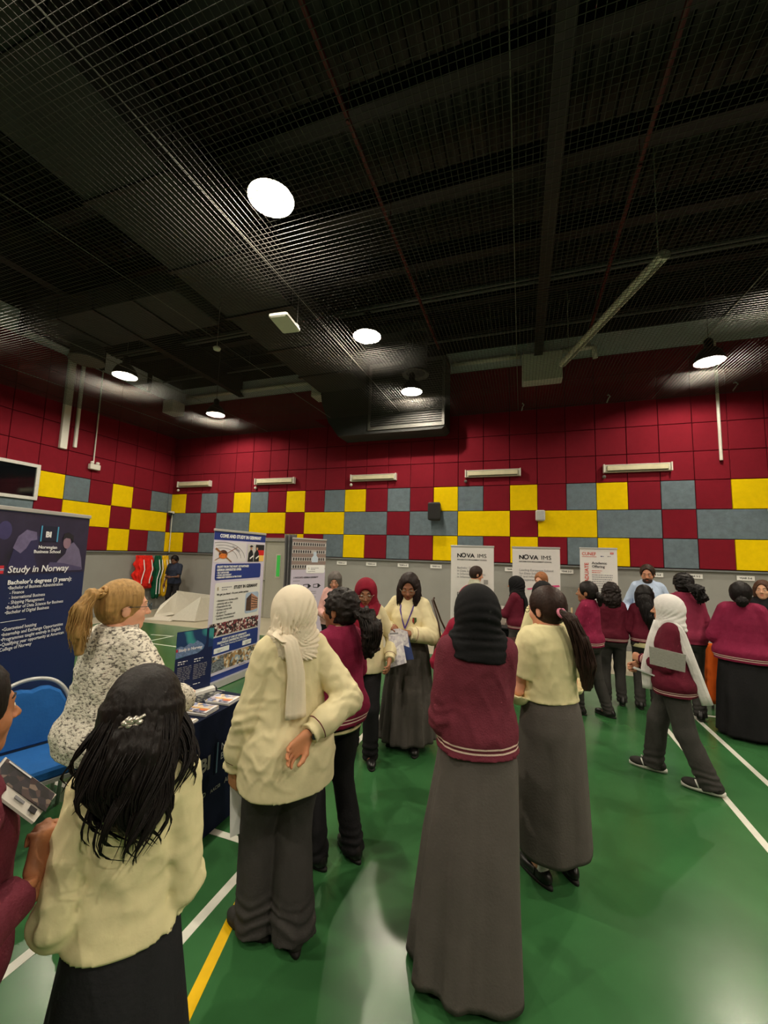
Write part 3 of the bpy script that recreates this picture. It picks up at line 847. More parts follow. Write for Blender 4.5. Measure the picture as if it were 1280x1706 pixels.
# walls the camera does not face: same panels joined
for (a0, a1, nm, f, par) in ((-1.2-.0, 0, 'left', lambda u, z: (XL+.004, u, z), wl),):
    pass
def far_panels(par, m, fn, n):
    b = MB()
    for i in range(n):
        for k in range(8):
            p = [fn(.6*i+.008, 0), fn(.6*i+.592, 0), fn(.6*i+.592, .04), fn(.6*i+.008, .04)]
            b.loft([[(x, y, Z0+.6*k+.008) for x, y in p], [(x, y, min(Z0+.6*k+.592, RED_T)) for x, y in p]])
    o = b.build('acoustic_panels', m, par); tag(o, kind='stuff')
far_panels(wr_, FELT['R'], lambda u, d: (XR-d, YB-.1-u), 27)
far_panels(wf, FELT['R'], lambda u, d: (XL+.3+u, YF+d), 33)
# wall rail and upper band
for nm, a, b_ in (('trim_1', (XL, YB-.055, Z0-.045), (XR, YB, Z0-.012)), ('trim_2', (XL, YF, Z0-.045), (XL+.055, YB-.055, Z0-.012))):
    tag(box(nm, a, b_, mat('rail_grey', '6d7070', .6)), kind='structure')
for nm, a, b_ in (('trim_3', (XL, YB-.03, RED_T+.02), (XR, YB, 6.95)), ('trim_4', (XL, YF, RED_T+.02), (XL+.03, YB-.03, 6.95))):
    tag(box(nm, a, b_, band_m), kind='structure')
for nm, a, b_ in (('baseboard_back', (XL, YB-.012, -.004), (XR, YB, .09)), ('baseboard_left', (XL, YF, -.004), (XL+.012, YB-.012, .09))):
    tag(box(nm, a, b_, mat('skirting_grey', '7d7f7d', .6)), kind='structure')

# ceiling deck with ribs, cross beams
deck = mat('ceiling_deck_paint', '231f18', .6, .8, 3, stretch=(6, .5, 1))
ce = box('ceiling', (XL-.2, YF-.2, 7.9), (XR+.2, YB+.2, 8.1), deck); tag(ce, kind='structure')
b = MB(); x = XL+.1
while x < XR:
    b.box((x, YF, 7.83), (x+.10, YB, 7.9)); x += .2
tag(b.build('deck_ribs', deck, ce), kind='stuff')
for y in (-5.3, -4, -2.7, -1.4, -.1, 1.25, 2.6, 3.95, 5.3, 6.65, 8.0, 9.2):
    b = MB(); b.box((XL, y-.10, 7.12), (XR, y+.10, 7.15)).box((XL, y-.015, 7.15), (XR, y+.015, 7.42)).box((XL, y-.10, 7.42), (XR, y+.10, 7.45))
    b.build('cross_beam', dark, ce)
for x in (-8.0, .40, 7.6):
    b = MB(); b.box((x-.09, YF, 6.45), (x+.09, YB-.06, 6.475)).box((x-.012, YF, 6.475), (x+.012, YB-.06, 7.1)).box((x-.09, YF, 7.1), (x+.09, YB-.06, 7.12))
    o = b.build('main_beam', dark, ce)
for x, z in ((-1.76, 6.55), (1.37, 6.55), (6.0, 6.55)):
    b = MB().tube([(x, YF, z), (x, 8.6, z)], .027, 8)
    for y in np.arange(.5, 8.6, 1.5): b.tube([(x, y, z-.05), (x, y, z)], .018, 6); b.tube([(x, y, z), (x, y, 7.15)], .006, 5)
    tag(b.build('sprinkler_pipe', mat('red_pipe_paint', '4e0f0e', .5)), 'red sprinkler pipe running toward the back wall, '+{-1.76: 'the one left of the main beam', 1.37: 'the one right of the main beam', 6.0: 'the one outside the right edge of view'}[x], 'pipe')
for i, (y, z, r) in enumerate(((8.94, 6.9, .028), (7.3, 6.95, .032), (7.42, 6.95, .03))):
    b = MB().tube([(XL, y, z), (XR, y, z)], r, 8)
    for x in np.arange(XL+1, XR, 2.2): b.tube([(x, y, z), (x, y, 7.9)], .006, 5)
    tag(b.build('conduit_pipe', mat('grey_conduit', '4a4c4c', .5)), ['thin grey pipe along the ceiling nearest the back wall', 'grey pipe across the ceiling, front one of a close pair', 'grey pipe across the ceiling, rear one of a close pair'][i], 'pipe')

# ducts
d = empty('main_duct', (-4.34, 0, 6.0), 0, 'wide dark insulated air duct running under the ceiling to the back wall', 'duct')
for i, y in enumerate(np.arange(YF, 8.9, 1.25)):
    MB().box((-.66, y+.006, 0), (.66, min(y+1.244, 9.0), .62), .02).build('duct_section', duct_m, d)
    if i: MB().box((-.69, y-.03, -.03), (.69, y+.03, 0)).build('duct_hanger', black, d)
    if i:
        for sx in (-.68, .68): MB().tube([(sx, y, -.02), (sx, y, 1.12)], .007, 5).build('hanger_rod', mat('rod_steel', '6a6a68', .4, metal=.6), d)
b = MB(); prof = [(-4.99, 6.62), (-4.99, 6.1), (-4.92, 5.7), (-4.72, 5.2), (-4.42, 4.80), (-1.75, 4.80), (-1.66, 4.88), (-1.66, 6.62)]
b.loft([[(x+4.34, y, z-6) for x, z in prof] for y in (9.02, YB-.05)])
b.build('plenum_box', duct_m, d)
b = MB()
for z in np.arange(-1.0, .5, .055): b.box((.80, 9.0, z), (2.60, 9.02, z+.018))
o = b.build('grille_slats', mat('grille_dark', '4c4c48', .5), d)
for k, (a, b2) in enumerate((((.74, 8.99, -1.12), (2.66, 9.02, -1.04)), ((.74, 8.99, .5), (2.66, 9.02, .58)), ((.74, 8.99, -1.04), (.80, 9.02, .5)), ((2.60, 8.99, -1.04), (2.66, 9.02, .5)))):
    box('grille_frame', a, b2, mat('grille_frame', '5a5a55', .5), d)
d = empty('branch_duct', (-7.1, 5.18, 6.05), 0, 'short dark branch duct leaving the wide duct toward the left wall', 'duct')
for i in range(4):
    MB().box((-2.05+.95*i, -.53, 0), (-2.05+.95*(i+1)-.012, .53, .42), .015).build('duct_section', duct_m, d)
    MB().box((-2.05+.95*i-.02, -.55, -.03), (-2.05+.95*i+.03, .55, 0)).build('duct_hanger', black, d)
for lx, ly in ((-1.6, .4),):
    MB().lathe([(.30, -.30), (.30, 0)], 28, (lx, ly, 0), cap=False).build('round_collar', duct_m, d, True)
    MB().lathe([(.26, -.30), (.33, -.33), (.33, -.31), (.30, -.28)], 28, (lx, ly, 0)).build('collar_ring', mat('grille_frame', '5a5a55', .5), d, True)
d = empty('round_diffuser', (-2.28, 8.35, 5.95), 0, 'round dark air outlet above the middle rear lamp', 'air outlet')
MB().lathe([(.26, .05), (.26, .95), (.2, 1.0)], 28, (0, .2, 0)).build('round_duct', duct_m, d, True)
MB().lathe([(.20, .06), (.30, 0), (.31, .02), (.26, .08)], 28, (0, .2, 0)).build('rim', mat('grille_frame', '5a5a55', .5), d, True)
MB().box((-1.4, -.1, .95), (.3, .5, 1.16)).build('duct_arm', duct_m, d)

# high bay lamps
shade_out = mat('lamp_shade_black', '101010', .4, 0); shade_in = mat('lamp_reflector', '8a8880', .35, 0, spec=.6)
bulb = mat('lamp_bulb', 'ffffff', .5, 0, emit=('ffe8c0', 60))
lampd = bpy.data.lights.new('lamp', 'POINT'); lampd.energy = LAMP_W; lampd.color = LAMP_COL; lampd.shadow_soft_size = .045
_l = {}
NAMES = ['nearest and brightest lamp hanging above the cream shirts', 'second lamp back in the middle row, below the large one', 'rear lamp of the middle row against the duct end', 'lamp at the left edge of the picture, half cut off', 'left row lamp beside the branch duct', 'left row lamp closest to the back left corner', 'lamp cut off at the right edge of the picture', 'right row lamp in front of the dark red back wall']
for i, (lx, ly) in enumerate(LAMP_XY):
    t = empty('high_bay_lamp', (lx, ly, LAMP_Z), 0, 'round pendant lamp, '+(NAMES[i] if i < 8 else 'outside the picture among the row behind the viewer'), 'lamp', 'high bay lamps')
    if 'a' not in _l:
        _l['a'] = MB().lathe([(.232, 0), (.234, .004), (.225, .07), (.18, .17), (.115, .24), (.07, .26), (.07, .40), (.035, .44), (0.001, .44)], 36, cap=False).build('shade', shade_out, t, True)
        _l['b'] = MB().lathe([(.230, .001), (.218, .07), (.173, .163), (.110, .232), (.001, .25)], 36, cap=False).build('reflector', shade_in, t, True)
        _l['c'] = MB().lathe([(.04*sin(pi*k/8)+.0005, .150-.05*cos(pi*k/8)) for k in range(9)], 16, cap=False).build('bulb', bulb, t, True)
        _l['d'] = MB().tube([(0, 0, .44), (0, 0, 2.45)], .006, 5).build('cable', mat('rod_steel', '6a6a68', .4), t)
    else:
        for k in 'abcd':
            c = _l[k].copy(); COL.objects.link(c); c.parent = t
    lo = bpy.data.objects.new('lamp_light', lampd); lo.location = (0, 0, .088); link(lo, t)

# the net under the lamps, with its cables
def net_z(x, y): return 5.08+.22*(min(max((y-1)/8.6, 0), 1))**1.1+.0*x-.03*sin(pi*(y % 1.4)/1.4)
b = MB(); r = .0018; cell = .055
xs = np.arange(XL+.16, 8.0, cell); ys = np.arange(-.5, YB-.05, cell)
yy = np.linspace(-.5, YB-.06, 15); V = []; F = []
def strip(P):
    n = len(V); P = np.array(P); ox, oy = (r, 0) if abs(P[1][1]-P[0][1]) > abs(P[1][0]-P[0][0]) else (0, r)
    for p in P: V.extend([(p[0]-ox, p[1]-oy, p[2]-r), (p[0]+ox, p[1]+oy, p[2]-r), (p[0]+ox, p[1]+oy, p[2]+r), (p[0]-ox, p[1]-oy, p[2]+r)])
    for i in range(len(P)-1):
        for k in range(4):
            a = n+4*i+k; c = n+4*i+(k+1) % 4; F.append((a, c, c+4, a+4))
for x in xs: strip([(x, y, net_z(x, y)) for y in yy if not (-5.1 < x < -1.6 and y > 8.9)])
for y in ys:
    if y < 8.94: strip([(x, y, net_z(x, y)) for x in (XL+.16, 8.0)])
    else: strip([(x, y, net_z(x, y)) for x in (XL+.16, -5.06)]); strip([(x, y, net_z(x, y)) for x in (-1.62, 8.0)])
nt = mesh('ceiling_net', V, F, mat('net_cord', '3a3834', .7, 0)); tag(nt, 'fine square mesh safety net stretched under the ceiling lamps', 'net', kind='stuff')
for i, x in enumerate((-4.6, -2.75, -.05, 2.67, -7.0, -9.2)):
    o = MB().tube([(x, y, net_z(x, y)+.016) for y in np.linspace(-.5, 8.9 if -5.1 < x < -1.6 else YB-.05, 9)], .005, 5).build('net_cable', mat('cable_grey', '77776f', .5))
    tag(o, 'thin steel net cable running to the back wall, '+['over the long insulated duct', 'beside the nearest lamp', 'left of the main beam', 'right of the main beam', 'over the short branch duct', 'closest to the left wall'][i], 'cable')
hk = mat('hook_steel', 'c8c8c0', .3, metal=.5)
for i, (x, z) in enumerate(((.05, 5.45), (1.83, 5.47), (4.1, 5.49), (-1.74, 5.46))):
    o = MB().tube([(x, YB-.04, z), (x, YB-.12, z-.01), (x+.03, YB-.14, z-.06), (x, YB-.12, z-.10), (x-.02, YB-.04, z-.16)], .012, 6).build('net_hook', hk)
    tag(o, 'small bright steel eye hook on the red wall, '+['below the white box', 'above the rightmost white banner', 'near the right edge', 'at the duct corner'][i], 'hook')

# things on the upper walls
def wbox(name, a, b_, label, cat, m=offw, bev=.01):
    return tag(box(name, a, b_, m, None, bev), label, cat)
wbox('beam_end_box', (.04, 9.33, 5.86), (.90, 9.64, 6.52), 'large white box at the beam end on the upper back wall', 'box')
wbox('beam_end_box', (-5.37, 9.2, 6.03), (-5.0, 9.64, 6.42), 'white box beside the duct on the upper back wall', 'box')
wbox('beam_end_box', (-10.36, 8.95, 5.95), (-9.95, 9.4, 6.33), 'grey white box high in the left corner', 'box')
for pts, lb in (([(-10.1, 9.59, 6.62), (-5.4, 9.59, 6.62)], 'white pipe along the top of the back wall, left of the wide duct'), ([(-1.6, 9.59, 6.62), (.02, 9.59, 6.62)], 'white pipe along the top of the back wall, between duct and white box'),
                ([(.92, 9.59, 6.62), (1.5, 9.59, 6.62), (1.58, 9.59, 6.60), (1.6, 9.59, 6.35)], 'short bent white pipe right of the large white box')):
    tag(MB().tube(pts, .055, 10).build('drain_pipe', white, None, True), lb, 'pipe')
b = MB()
for y in (1.2, 3.2, 5.2, 7.0, 8.4): b.box((XL+.03, y, 6.42), (XL+.10, y+.10, 6.95))
tag(b.build('wall_brackets', dark), 'dark vertical brackets on the grey band of the left wall', 'bracket', kind='stuff')
wbox('vertical_trunking', (XL+.045, 6.24, 4.12), (XL+.13, 6.40, 6.5), 'wide white vertical cable trunking on the left wall', 'trunking')
wbox('vertical_trunking', (XL+.045, 6.56, 4.22), (XL+.11, 6.63, 6.5), 'narrow white vertical trunking beside the wide one', 'trunking')
tag(MB().tube([(XL+.08, 7.08, 3.98), (XL+.08, 7.08, 6.5)], .016, 8).build('conduit', white), 'thin white conduit dropping to the emergency light', 'conduit')
tag(MB().tube([(3.80, YB-.09, 3.9), (3.80, YB-.09, 6.42)], .028, 10).build('conduit', white), 'white vertical pipe on the red wall at the right', 'conduit')
t = empty('emergency_light', (XL+.05, 7.1, 3.84), 0, 'white twin spot emergency light on the left wall', 'emergency light')
MB().box((0, -.13, -.07), (.10, .13, .07), .01).build('housing', white, t)
for y in (-.07, .07):
    MB().lathe([(.001, .0), (.035, .0), (.045, .03), (.04, .06), (.001, .075)], 16, (.06, y, .07)).build('spot_head', offw, t, True)
t = empty('wall_box_speaker', (.41, YB-.15, 2.68), 0, 'small white speaker on a yellow wall panel', 'speaker')
MB().box((-.10, 0, 0), (.10, .13, .24), .02).build('cabinet', mat('speaker_white', 'c4c4bf', .6), t)
box('grille', (-.08, -.004, .02), (.08, .001, .22), mat('speaker_cloth', 'a9aaa6', .9), t)
t = empty('wall_speaker', (-1.97, YB-.30, 2.68), 0, 'black loudspeaker on a bracket between yellow and grey wall panels', 'speaker')
MB().loft([[(-.13, 0, 0), (.13, 0, 0), (.10, .2, 0), (-.10, .2, 0)], [(-.15, -.02, .03), (.15, -.02, .03), (.12, .2, .03), (-.12, .2, .03)], [(-.15, -.02, .40), (.15, -.02, .40), (.12, .2, .40), (-.12, .2, .40)], [(-.13, 0, .43), (.13, 0, .43), (.10, .2, .43), (-.10, .2, .43)]]).build('cabinet', mat('speaker_black', '151515', .7), t)
box('grille', (-.13, -.028, .05), (.13, -.0205, .38), mat('speaker_grille', '0a0a0a', .8, bump=.6, bscale=300), t)
MB().box((-.03, .2, .18), (.03, .25, .24)).build('bracket', black, t)
diff = mat('diffuser_old', 'cfc9a8', .6, .08, 6)
for i, (x0, x1) in enumerate(((-10.13, -8.89), (-7.26, -5.98), (-4.25, -3.01), (-1.255, -.01), (1.705, 2.944))):
    nm = ['leftmost, close to the room corner', 'second from the left', 'third from the left, left of the black speaker', 'fourth, right of the black speaker', 'rightmost, above the white speaker side'][i]
    t = empty('wall_luminaire', ((x0+x1)/2, YB-.05, 3.81), 0, 'unlit cream wall light, '+nm, 'wall light', 'wall lights')
    hw = (x1-x0)/2
    MB().box((-hw, -.07, -.085), (hw, 0, .085), .012).build('housing', mat('luminaire_frame', 'c9c7b8', .5), t)
    MB().box((-hw+.05, -.10, -.06), (hw-.05, -.068, .06), .015).build('diffuser', diff, t)
    for sx in (-hw, hw): MB().box((sx-.012, -.11, -.09), (sx+.012, 0, .09)).build('end_cap', white, t)
    if i in (0, 1, 2, 3, 4):
        tag(MB().lathe([(.001, -.05), (.035, -.03), (.04, 0), (.02, .03), (.001, .035)], 14, (x0+.0, YB-.10, 3.64)).build('sensor', white if i in (0, 1, 2) else mat('sensor_grey', '5a5450', .5), None, True), 'small sensor under the wall light, '+nm, 'sensor', 'wall sensors')
def camera_dome(x, y, z, label, cable):
    t = empty('security_camera', (x, y, z), 0, label, 'security camera')
    MB().box((-.06, -.04, .0), (.06, .10, .07), .01).build('mount', white, t)
    MB().lathe([(.001, -.08), (.05, -.06), (.065, 0), (.065, .02)], 16, (0, -.01, 0)).build('dome', mat('dome_black', '18181a', .15), t, True)
camera_dome(XL+.15, YB-.16, 2.90, 'white corner camera where the two walls meet', 1)
camera_dome(4.55, YB-.16, 2.86, 'white camera at the right edge of the back wall', 0)
tag(MB().tube([(XL+.12, YB-.065, 1.7), (XL+.12, YB-.065, 2.9)], .012, 6).build('camera_conduit', white), 'thin white cable cover below the corner camera', 'conduit')
tag(MB().tube([(4.55, YB-.065, 1.0), (4.55, YB-.065, 2.84)], .018, 6).build('camera_conduit', white), 'white cable cover below the right camera', 'conduit')
# hanging things
t = empty('hanging_batten', (0, 0, 0), 0, 'long white tubular batten hanging at an angle under the ceiling', 'batten')
A = np.array([.86, 9.0, 6.0]); B = np.array([1.88, 6.0, 6.0])
dv = (B-A)/np.linalg.norm(B-A); nv = np.array([-dv[1], dv[0], 0])
sec = [(-.075, .02), (-.06, .065), (0, .085), (.06, .065), (.075, .02), (.055, -.03), (.02, -.04), (-.02, -.04), (-.055, -.03)]
MB().loft([[tuple(P+nv*u+np.array([0, 0, v])) for u, v in sec] for P in (A, B)]).build('housing', mat('batten_white', 'e6e8da', .5), t)
MB().loft([[tuple(P+nv*u+np.array([0, 0, v])) for u, v in ((-.02, -.055), (.02, -.055), (.02, -.041), (-.02, -.041))] for P in (A+dv*.05, B-dv*.05)]).build('diffuser_strip', mat('strip_grey', '8a8c82', .6), t)
MB().loft([[tuple(P+nv*u*1.06+np.array([0, 0, v*1.06])) for u, v in sec] for P in (B, B+dv*.02)]).build('end_cap', mat('cap_grey', '9c9e94', .6), t)
for P in (A+dv*.3, B-dv*.12):
    b = MB(); z = 6.08
    while z < 7.78: b.tube([P+[0, 0, z-6], P+[.008, 0, z-5.97], P+[0, 0, z-5.94]], .006, 4); z += .055
    b.tube([P+[0, 0, .06], P+[0, 0, 1.83]], .005, 4); b.build('chain', mat('chain_steel', 'b0b0a8', .4, metal=.3), t)
t = empty('access_point', (-2.93, 4.26, 4.80), .1, 'white wireless box hanging below the wide duct', 'access point')
MB().box((-.13, -.2, 0), (.13, .2, .06), .015).build('housing', white, t)
MB().box((-.11, .12, .06), (.11, .19, .09)).build('vent', mat('vent_grey', '9aa0a2', .5), t)
MB().tube([(.1, .15, .06), (.1, .15, 1.2)], .005, 5).build('cable', mat('rod_steel', '6a6a68', .4), t)
tag(MB().lathe([(.001, -.035), (.05, -.02), (.06, .01), (.04, .03), (.02, .035), (.004, .04), (.004, .9)], 16, (-4.55, 4.82, 5.0)).build('smoke_detector', white, None, True), 'small white round detector hanging on a wire left of centre', 'detector')

# window, door, curtain
t = empty('window_1', (XL, 5.0, 2.82)); tag(t, kind='structure')
fr = mat('window_frame_white', 'd2d2cc', .4)
for a, b_ in (((0, -1.1, 0), (.08, .93, .07)), ((0, -1.1, .74), (.08, .93, .81)), ((0, -1.17, 0), (.08, -1.1, .81)), ((0, .86, .07), (.08, .93, .74))): box('window_frame', a, b_, fr, t)
box('window_pane', (.0405, -1.1, .07), (.05, .86, .74), mat('dark_glass', '0b1114', .05, 0, spec=.8), t)
t = empty('door_1', (-6.75, YB-.06, 0)); tag(t, kind='structure')
dm = mat('door_grey_laminate', 'a3a296', .5, .03)
for x0, x1 in ((-.82, -.04), (-.03, .72)):
    box('door_leaf', (x0, -.01, 0), (x1, .04, 2.10), dm, t, .004)
for a, b_ in (((-.90, -.05, 2.10), (.80, .06, 2.20)), ((-.90, -.05, 0), (-.82, .06, 2.10)), ((.72, -.05, 0), (.80, .06, 2.10))): box('door_frame', a, b_, mat('door_frame_grey', '8b8b83', .5), t)
box('vision_panel', (.30, -.018, 1.10), (.46, -.0105, 1.76), mat('vision_frame', 'b8b6a8', .5), t)
box('vision_glass', (.335, -.024, 1.14), (.44, -.0185, 1.72), mat('green_lit_glass', '3fae4a', .2, 0, emit=('35a845', .25)), t)
box('door_handle', (-.08, -.06, 1.0), (.0, -.045, 1.03), mat('chrome', 'b8b8b8', .2, 0, metal=1), t)
pm_ = []; zz = np.linspace(2.29, .02, 14)
b = MB()
for k, z in enumerate(zz):
    f = k/13; wx = .17-.05*sin(pi*f)+.03*f
    pm_.append([(-5.80+.03*f+u*wx+0, 9.25+.05*sin(u*9+f)+(v), z) for u, v in [(q, .0) for q in np.linspace(-1, 1, 25)]]+[(-5.80+.03*f+u*wx, 9.27+.05*sin(u*9+f), z) for u in np.linspace(1, -1, 25)])
o = b.loft(pm_).build('curtain', cloth('curtain_grey', '6a6a6c'), None, True); tag(o, 'narrow grey gathered curtain beside the door', 'curtain')
# year plates on the grey wall
plt = mat('plate_paper', 'e4e4e0', .7, 0); ink = mat('ink_black', '16161a', .8, 0)
for i, (x, s_) in enumerate(((-4.47, 'YEAR 6-1'), (-3.64, 'YEAR 6-4'), (-2.79, 'YEAR 6-3'), (-1.96, 'YEAR 4-6'), (-.22, 'YEAR 5-1'), (.93, 'YEAR 5-3'), (2.6, 'YEAR 5-4'), (3.27, 'YEAR 5-2'), (4.10, 'YEAR 5-6'))):
    t = empty('class_sign', (x, YB-.012, 1.53), 0, 'small white class sign on the grey wall, '+['leftmost, above the grey haired woman', 'above the maroon headscarf', 'left of the long haired woman', 'left of the white banners', 'half behind the middle white banner, left side', 'half behind the middle white banner, right side', 'beside the bearded man', 'above the tall student', 'rightmost, above the bun'][i], 'sign', 'class signs')
    box('plate', (-.14, -.008, 0), (.14, 0, .09), plt, t); text(s_, .05, ink, t, (0, -.009, .028), align='CENTER', bold=.0012)
tag(box('wall_socket', (XL, 7.29, .40), (XL+.02, 7.41, .50), white, None, .004), 'white wall socket low on the grey left wall', 'socket')
print('hall', time.time()-T0)
# ------------------------------------------------------------------ banners
def pic(name, colours, scale, stretch=(1, 1, 1), seed=0, voro=True):
    """a printed photograph read as patches of colour"""
    if name in MC: return MC[name]
    m, t, b = base_mat(name); tc = nd(t, 'ShaderNodeTexCoord'); mp = nd(t, 'ShaderNodeMapping'); mp.inputs['Scale'].default_value = stretch; mp.inputs['Location'].default_value = (seed, seed*.7, seed*.3)
    t.links.new(tc.outputs['Object'], mp.inputs[0])
    n = nd(t, 'ShaderNodeTexVoronoi' if voro else 'ShaderNodeTexNoise'); n.inputs['Scale'].default_value = scale
    t.links.new(mp.outputs[0], n.inputs['Vector'])
    cr = nd(t, 'ShaderNodeValToRGB'); cr.color_ramp.interpolation = 'CONSTANT' if voro else 'LINEAR'
    e = cr.color_ramp.elements
    while len(e) < len(colours): e.new(.5)
    for i, c in enumerate(colours): e[i].position = i/len(colours) if voro else .25+.5*i/max(1, len(colours)-1); e[i].color = lin(c)
    if voro:
        sp = nd(t, 'ShaderNodeSeparateColor'); t.links.new(n.outputs['Color'], sp.inputs[0]); t.links.new(sp.outputs[0], cr.inputs[0])
    else: t.links.new(n.outputs[0], cr.inputs[0])
    t.links.new(cr.outputs[0], b.inputs['Base Color']); b.inputs['Roughness'].default_value = .5
    MC[name] = m; return m
pw = mat('print_white', 'f0f0f0', .5, 0); pn = mat('print_navy', '10204c', .45, .02); pb = mat('print_blue', '1b3280', .45, 0)
pk = mat('print_black', '15151c', .6, 0); pr = mat('print_red', 'd02838', .5, 0); pl = mat('print_lilac', 'cfc8dc', .5, .01)
pg = mat('print_grey', '8a8a90', .6, 0); alu = mat('aluminium', 'c4c4c2', .35, .03, metal=.4)
def disc(cx, cz, rx, rz=None, n=18, a0=0): rz = rz or rx; return [(cx+rx*cos(2*pi*k/n+a0), cz-rz*sin(2*pi*k/n+a0)) for k in range(n)]
def R4(x0, z0, x1, z1): return [(x0, z0), (x0, z1), (x1, z1), (x1, z0)][::-1]
def banner(P0, P1, h, m, label, x0=0, x1=None, base=.09, foot=True):
    P0 = np.array(P0); P1 = np.array(P1); L = np.linalg.norm(P1-P0); x1 = x1 or L
    t = empty('roll_up_banner', (P0[0], P0[1], 0), atan2(P1[1]-P0[1], P1[0]-P0[0]), label, 'banner')
    box('graphic_panel', (x0, 0, base*.8), (x1, .002, h-.015), m, t)
    MB().box((x0-.008, -.012, h-.02), (x1+.008, .014, h+.012), .004).build('top_rail', alu, t)
    MB().loft([[(x, -.07, .01), (x, -.055, base), (x, .055, base), (x, .09, .04), (x, .09, .01)] for x in (x0-.02, x1+.02)]).build('base_cassette', alu, t)
    if foot:
        for x in (x0+.12, x1-.12): MB().box((x-.03, -.22, 0), (x+.03, .2, .012), .003).build('foot', alu, t)
    MB().tube([((x0+x1)/2, .02, .08), ((x0+x1)/2, .02, h)], .008, 6).build('support_pole', alu, t)
    return t
def smalltext(t, x, z, w, n, lh, m, size=None, y=-.003, seed=0):
    """rows of fine print too small to read"""
    rn = random.Random(seed); b = MB()
    for i in range(n):
        xx = x; e = x+w*(1 if i < n-1 else .6)*rn.uniform(.8, 1)
        while xx < e:
            l = rn.uniform(.012, .04); l = min(l, e-xx+.004); b.box((xx, y, z-i*lh), (xx+l, y+.0006, z-i*lh+lh*.42)); xx += l+.008
    o = b.build('fine_print', m, t); tag(o, kind='stuff')
# the dark blue Norway banner
t = banner((-3.62, 1.87), (-3.77, 2.596), 2.10, pn, 'dark navy roll-up banner about studying in Norway, behind the blue chair', x0=-.10)
flat('printed_picture', R4(-.10, 1.60, .741, 2.07), pic('print_hall_dark', ['1a1830', '2a2440', '221c38', '141428'], 5, voro=False), t, -.0015)
skinp = mat('print_skin', '8d7080', .5, .1); shirtp = mat('print_shirt', '6a6280', .5, .15, 14); hairp = mat('print_hair', '12101a', .6, 0); hair2 = mat('print_hair_fair', '6a6285', .5, .2, 20)
flat('printed_figure', [(.42, 1.62), (.47, 1.70), (.53, 1.76), (.545, 1.83), (.60, 1.86), (.66, 1.80), (.69, 1.72), (.71, 1.62)], shirtp, t, -.0035)
flat('printed_figure', disc(.535, 1.855, .036, .052), skinp, t, -.0045)
flat('printed_figure', [(.49, 1.87), (.50, 1.93), (.54, 1.945), (.59, 1.92), (.595, 1.86), (.57, 1.89), (.52, 1.895)], hairp, t, -.0055)
flat('printed_figure', [(.06, 1.62), (.10, 1.80), (.16, 1.90), (.24, 1.93), (.29, 1.89), (.28, 1.80), (.26, 1.74), (.30, 1.64)], mat('print_navy_figure', '2a2850', .5, .1), t, -.0035)
flat('printed_figure', [(.09, 1.80), (.12, 1.89), (.18, 1.945), (.26, 1.93), (.27, 1.87), (.22, 1.86), (.19, 1.80), (.15, 1.76)], hair2, t, -.0045)
flat('printed_figure', disc(.02, 1.93, .05, .07), mat('print_navy_figure2', '3a3564', .5, .1), t, -.0035)
flat('printed_figure', [(.36, 1.64), (.40, 1.69), (.52, 1.68), (.70, 1.64), (.70, 1.615), (.36, 1.615)], mat('print_table', '4a4468', .5), t, -.0048)
cy = mat('print_cyan', '4aa0c8', .5, 0)
flat('logo_square', R4(.295, 1.86, .44, 1.985), mat('print_navy_dark', '0c1430', .5, 0), t, -.005)
for a, b_ in ((.292, .303), (.434, .445)): flat('logo_bar', R4(a, 1.857, b_, 1.985), cy, t, -.006)
text('BI', .062, pw, t, (.334, -.006, 1.895), bold=.003)
for xx in (.3725,): pass
text('Norwegian\nBusiness School', .036, pw, t, (.366, -.006, 1.800), align='CENTER', bold=.0006)
text('Study in Norway', .073, pw, t, (.07, -.0075, 1.615), bold=.001, shear=.12)
f_ = flat('flag', R4(-.03, 1.61, .045, 1.67), pr, t, -.003)
flat('flag_cross', R4(-.03, 1.633, .045, 1.647), pw, t, -.004); flat('flag_cross', R4(-.012, 1.61, .003, 1.67), pw, t, -.0042); flat('flag_cross', R4(-.03, 1.637, .045, 1.643), pb, t, -.005)
text("Bachelor's degrees (3 years):", .046, pw, t, (.083, -.004, 1.527), bold=.0012)
text("\u2022Bachelor of Business Administration\n  - Finance\n  - International Business\n  - Shipping Management\n\u2022Bachelor of Data Science for Business\n\u2022Bachelor of Digital Business", .0365, pw, t, (.09, -.004, 1.49), sx=.82)
flat('rule_line', R4(.069, 1.25, .254, 1.2535), pw, t, -.003)
text("\u2022Guaranteed housing\n\u2022Internship and Exchange Opportunities\n\u2022Programmes taught entirely in English\n\u2022Qualifying year opportunity at American\nCollege of Norway", .0365, pw, t, (.085, -.004, 1.185), sx=.84)

# the Germany banner
t = banner((-3.88, 4.44), (-3.88, 5.55), 2.10, pl, 'wide roll-up banner about studying in Germany with lilac ground and blue blocks', x0=-.12, x1=1.01)
flat('headline_block', R4(-.12, 1.965, 1.01, 2.085), pb, t, -.0015)
text('COME AND STUDY IN GERMANY', .066, pw, t, (.44, -.004, 2.0), align='CENTER', bold=.0028, sx=.92)
flat('printed_picture', R4(-.10, 1.66, .555, 1.945), mat('print_compass', 'd9d6da', .5, .05, 6), t, -.0015)
for r_, w_ in ((.30, .004), (.25, .003), (.20, .003)):
    P = [(.05+r_*1.6*cos(a), 1.70+r_*.8*sin(a)) for a in np.linspace(.1, 1.9, 16)]
    flat('compass_ring', P+[(x*.99, z-w_*2) for x, z in P[::-1]], pg, t, -.003)
flat('printed_figure', disc(.07, 1.77, .085, .06), mat('print_globe', '4a2a20', .5, .6, 30), t, -.004); flat('printed_figure', disc(.07, 1.745, .08, .035), mat('print_orange', 'd8742a', .5, .3, 30), t, -.005)
